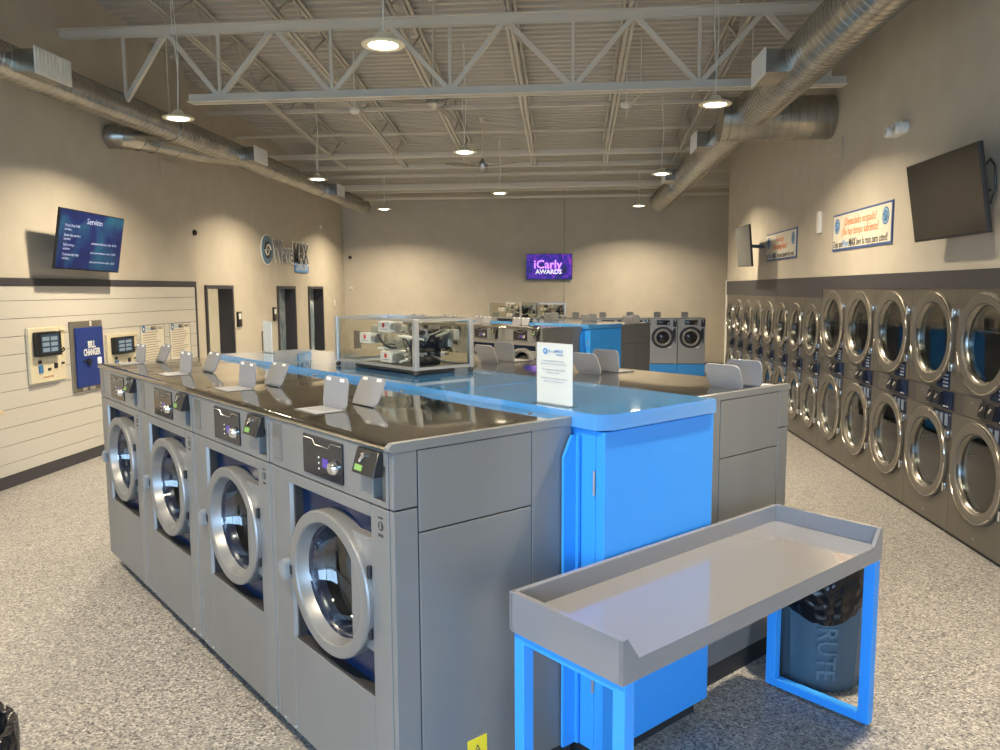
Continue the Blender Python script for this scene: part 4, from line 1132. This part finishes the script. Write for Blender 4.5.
RR = -PI/2
def wall_sign(y0, y1, z0, z1, lines, label):
    W, H = y0-y1, z1-z0
    t = thing('wall_sign', (XR-.002, (y0+y1)/2, (z0+z1)/2), RR)
    bm = newbm(); box(bm, -W/2, W/2, -.012, 0, -H/2, H/2); obj('sign_border', bm, mat('sign_blue', (.05,.10,.28), .5), t, smooth=False)
    bm = newbm(); box(bm, -W/2+.02, W/2-.02, -.015, -.012, -H/2+.024, H/2-.020); b = obj('sign_face', bm, M_posters, t, smooth=False)
    for x in (-W/2+.15, W/2-.15):
        bm = newbm(); lathe_y(bm, [(0,-.017),(.085,-.017),(.085,-.015)], x, .07, 28); g = obj('logo_disc', bm, M_logo, t)
        bm = newbm(); lathe_y(bm, [(.055,-.0185),(.072,-.0185),(.072,-.017)], x, .07, 28); swirl(bm, x, .07, .075, -.020); obj('logo_swirl', bm, M_logolt, g)
    text('sign_text', lines[0], M_orange, b, .125, FACE(0,-.0165,H*.24), .0008, sx=.84)
    text('sign_text', lines[1], M_orange, b, .125, FACE(0,-.0165,-H*.02), .0008, sx=.78)
    parts = lines[2]
    text('sign_text', parts[0], M_ink, b, .11, FACE(-W*.485+.02,-.0165,-H*.33), .0008, align='LEFT', sx=.76)
    text('sign_text', 'Wave', M_logolt2, b, .11, FACE(parts[3]*W,-.0165,-H*.33), .0008, align='LEFT', sx=.76)
    text('sign_text', 'MAX', M_ink, b, .115, FACE(parts[4]*W,-.0165,-H*.33), .0008, align='LEFT', sx=.80, bold=.004)
    text('sign_text', parts[1], M_ink, b, .11, FACE(parts[5]*W,-.0165,-H*.33), .0008, align='LEFT', sx=.80)
    tag(t, label, 'sign')
wall_sign(9.50, 7.82, 2.42, 2.83, ('¡Demasiado ocupado!', '¿No hay tiempo suficiente?', ('Deja que', 'lave la ropa para usted!', 0, -.30, -.175, -.04)), 'blue-edged Spanish wall sign beside the large dark television')
wall_sign(12.60, 10.97, 2.41, 2.82, ('Too busy?', 'Not enough time?', ('Let', 'do your laundry for you!', 0, -.38, -.24, -.09)), 'blue-edged wall sign farther back beside the turned television')
# small fixtures
def plate(name, x, y, z, w_, h_, d, m, label, cat, rz):
    bm = newbm(); box(bm, -w_/2, w_/2, -d, 0, -h_/2, h_/2, .003)
    o = obj(name, bm, m, loc=(x,y,z), rz=rz); tag(o, label, cat); return o
o = plate('wall_sensor', XR-.001, 10.0, 2.80, .10, .26, .04, M_white, 'small white vertical sensor between the two wall signs', 'sensor', RR)
# emergency light on the right wall
t = thing('emergency_light', (XR-.001, 7.75, 3.46), RR)
bm = newbm(); prism(bm, rrect(-.17,.17,-.055,.055,.05), 'y', -.06, 0); obj('light_body', bm, M_white, t)
for x in (-.10, .10):
    bm = newbm(); lathe_y(bm, [(0,-.10),(.045,-.105),(.055,-.09),(.05,-.05)], x, -.005 if x > 0 else .0, 18); hd = obj('lamp_head', bm, M_white, t)
    bm = newbm(); lathe_y(bm, [(0,-.108),(.03,-.107),(.03,-.10)], x, 0, 16); obj('lamp_lens', bm, M_alu, hd)
tag(t, 'white twin-head emergency light high on the right wall', 'emergency light')
for y, z, lb in ((13.52,1.50,'black keypad plate right of the first doorway'), (15.22,1.54,'black keypad plate left of the middle doorway')):
    o = plate('keypad', XL2+.001, y, z, .17, .27, .03, M_black, lb, 'keypad', RL)
    bm = newbm(); box(bm, -.05, .05, -.034, -.03, 0, .10); obj('keypad_face', bm, M_white, o, smooth=False)
plate('notice_board', XL2+.001, 14.73, 1.03, .38, .40, .03, M_brown, 'brown board on the rear left wall between two doorways', 'board', RL)
plate('light_switch', XL2+.001, 19.3, 1.70, .10, .16, .012, M_white, 'white light switch near the back left corner', 'switch', RL)
for x, y, z, m, rz, lb in ((XL2+.001,11.98,2.92,M_black,RL,'small black dome camera high beside the step in the left wall'), (XL2+.001,18.3,3.50,M_white,RL,'small white detector above the wall logo'),
                      (-5.72,YB-.001,2.86,M_black,0,'tiny black camera in the back left corner'), (-5.70,YB-.001,2.05,M_white,0,'tiny white detector in the back left corner')):
    bm = newbm(); lathe_y(bm, [(.045,0),(.048,-.015),(.04,-.035),(.02,-.05),(0,-.055)], 0, 0, 18)
    tag(obj('camera_dome' if m is M_black else 'detector', bm, m, loc=(x,y,z), rz=rz), lb, 'camera' if m is M_black else 'detector')
# grey chair by the far doors
t = thing('waiting_chair', (-5.45, 19.0, 0), -.9)
bm = newbm(); box(bm, -.22, .22, -.22, .22, .42, .46, .01); obj('seat', bm, M_inkgrey, t)
bm = newbm(); box(bm, -.22, .22, .20, .23, .50, 1.0, .012); obj('backrest', bm, M_inkgrey, t)
for sx in (-1,1):
    for sy in (-1,1):
        bm = newbm(); tube(bm, [(sx*.2,sy*.2,0),(sx*.19,sy*.19,.42 if sy < 0 else .55)], .012, 8); obj('leg', bm, M_black, t)
tag(t, 'grey chair standing by the farthest doorway', 'chair')
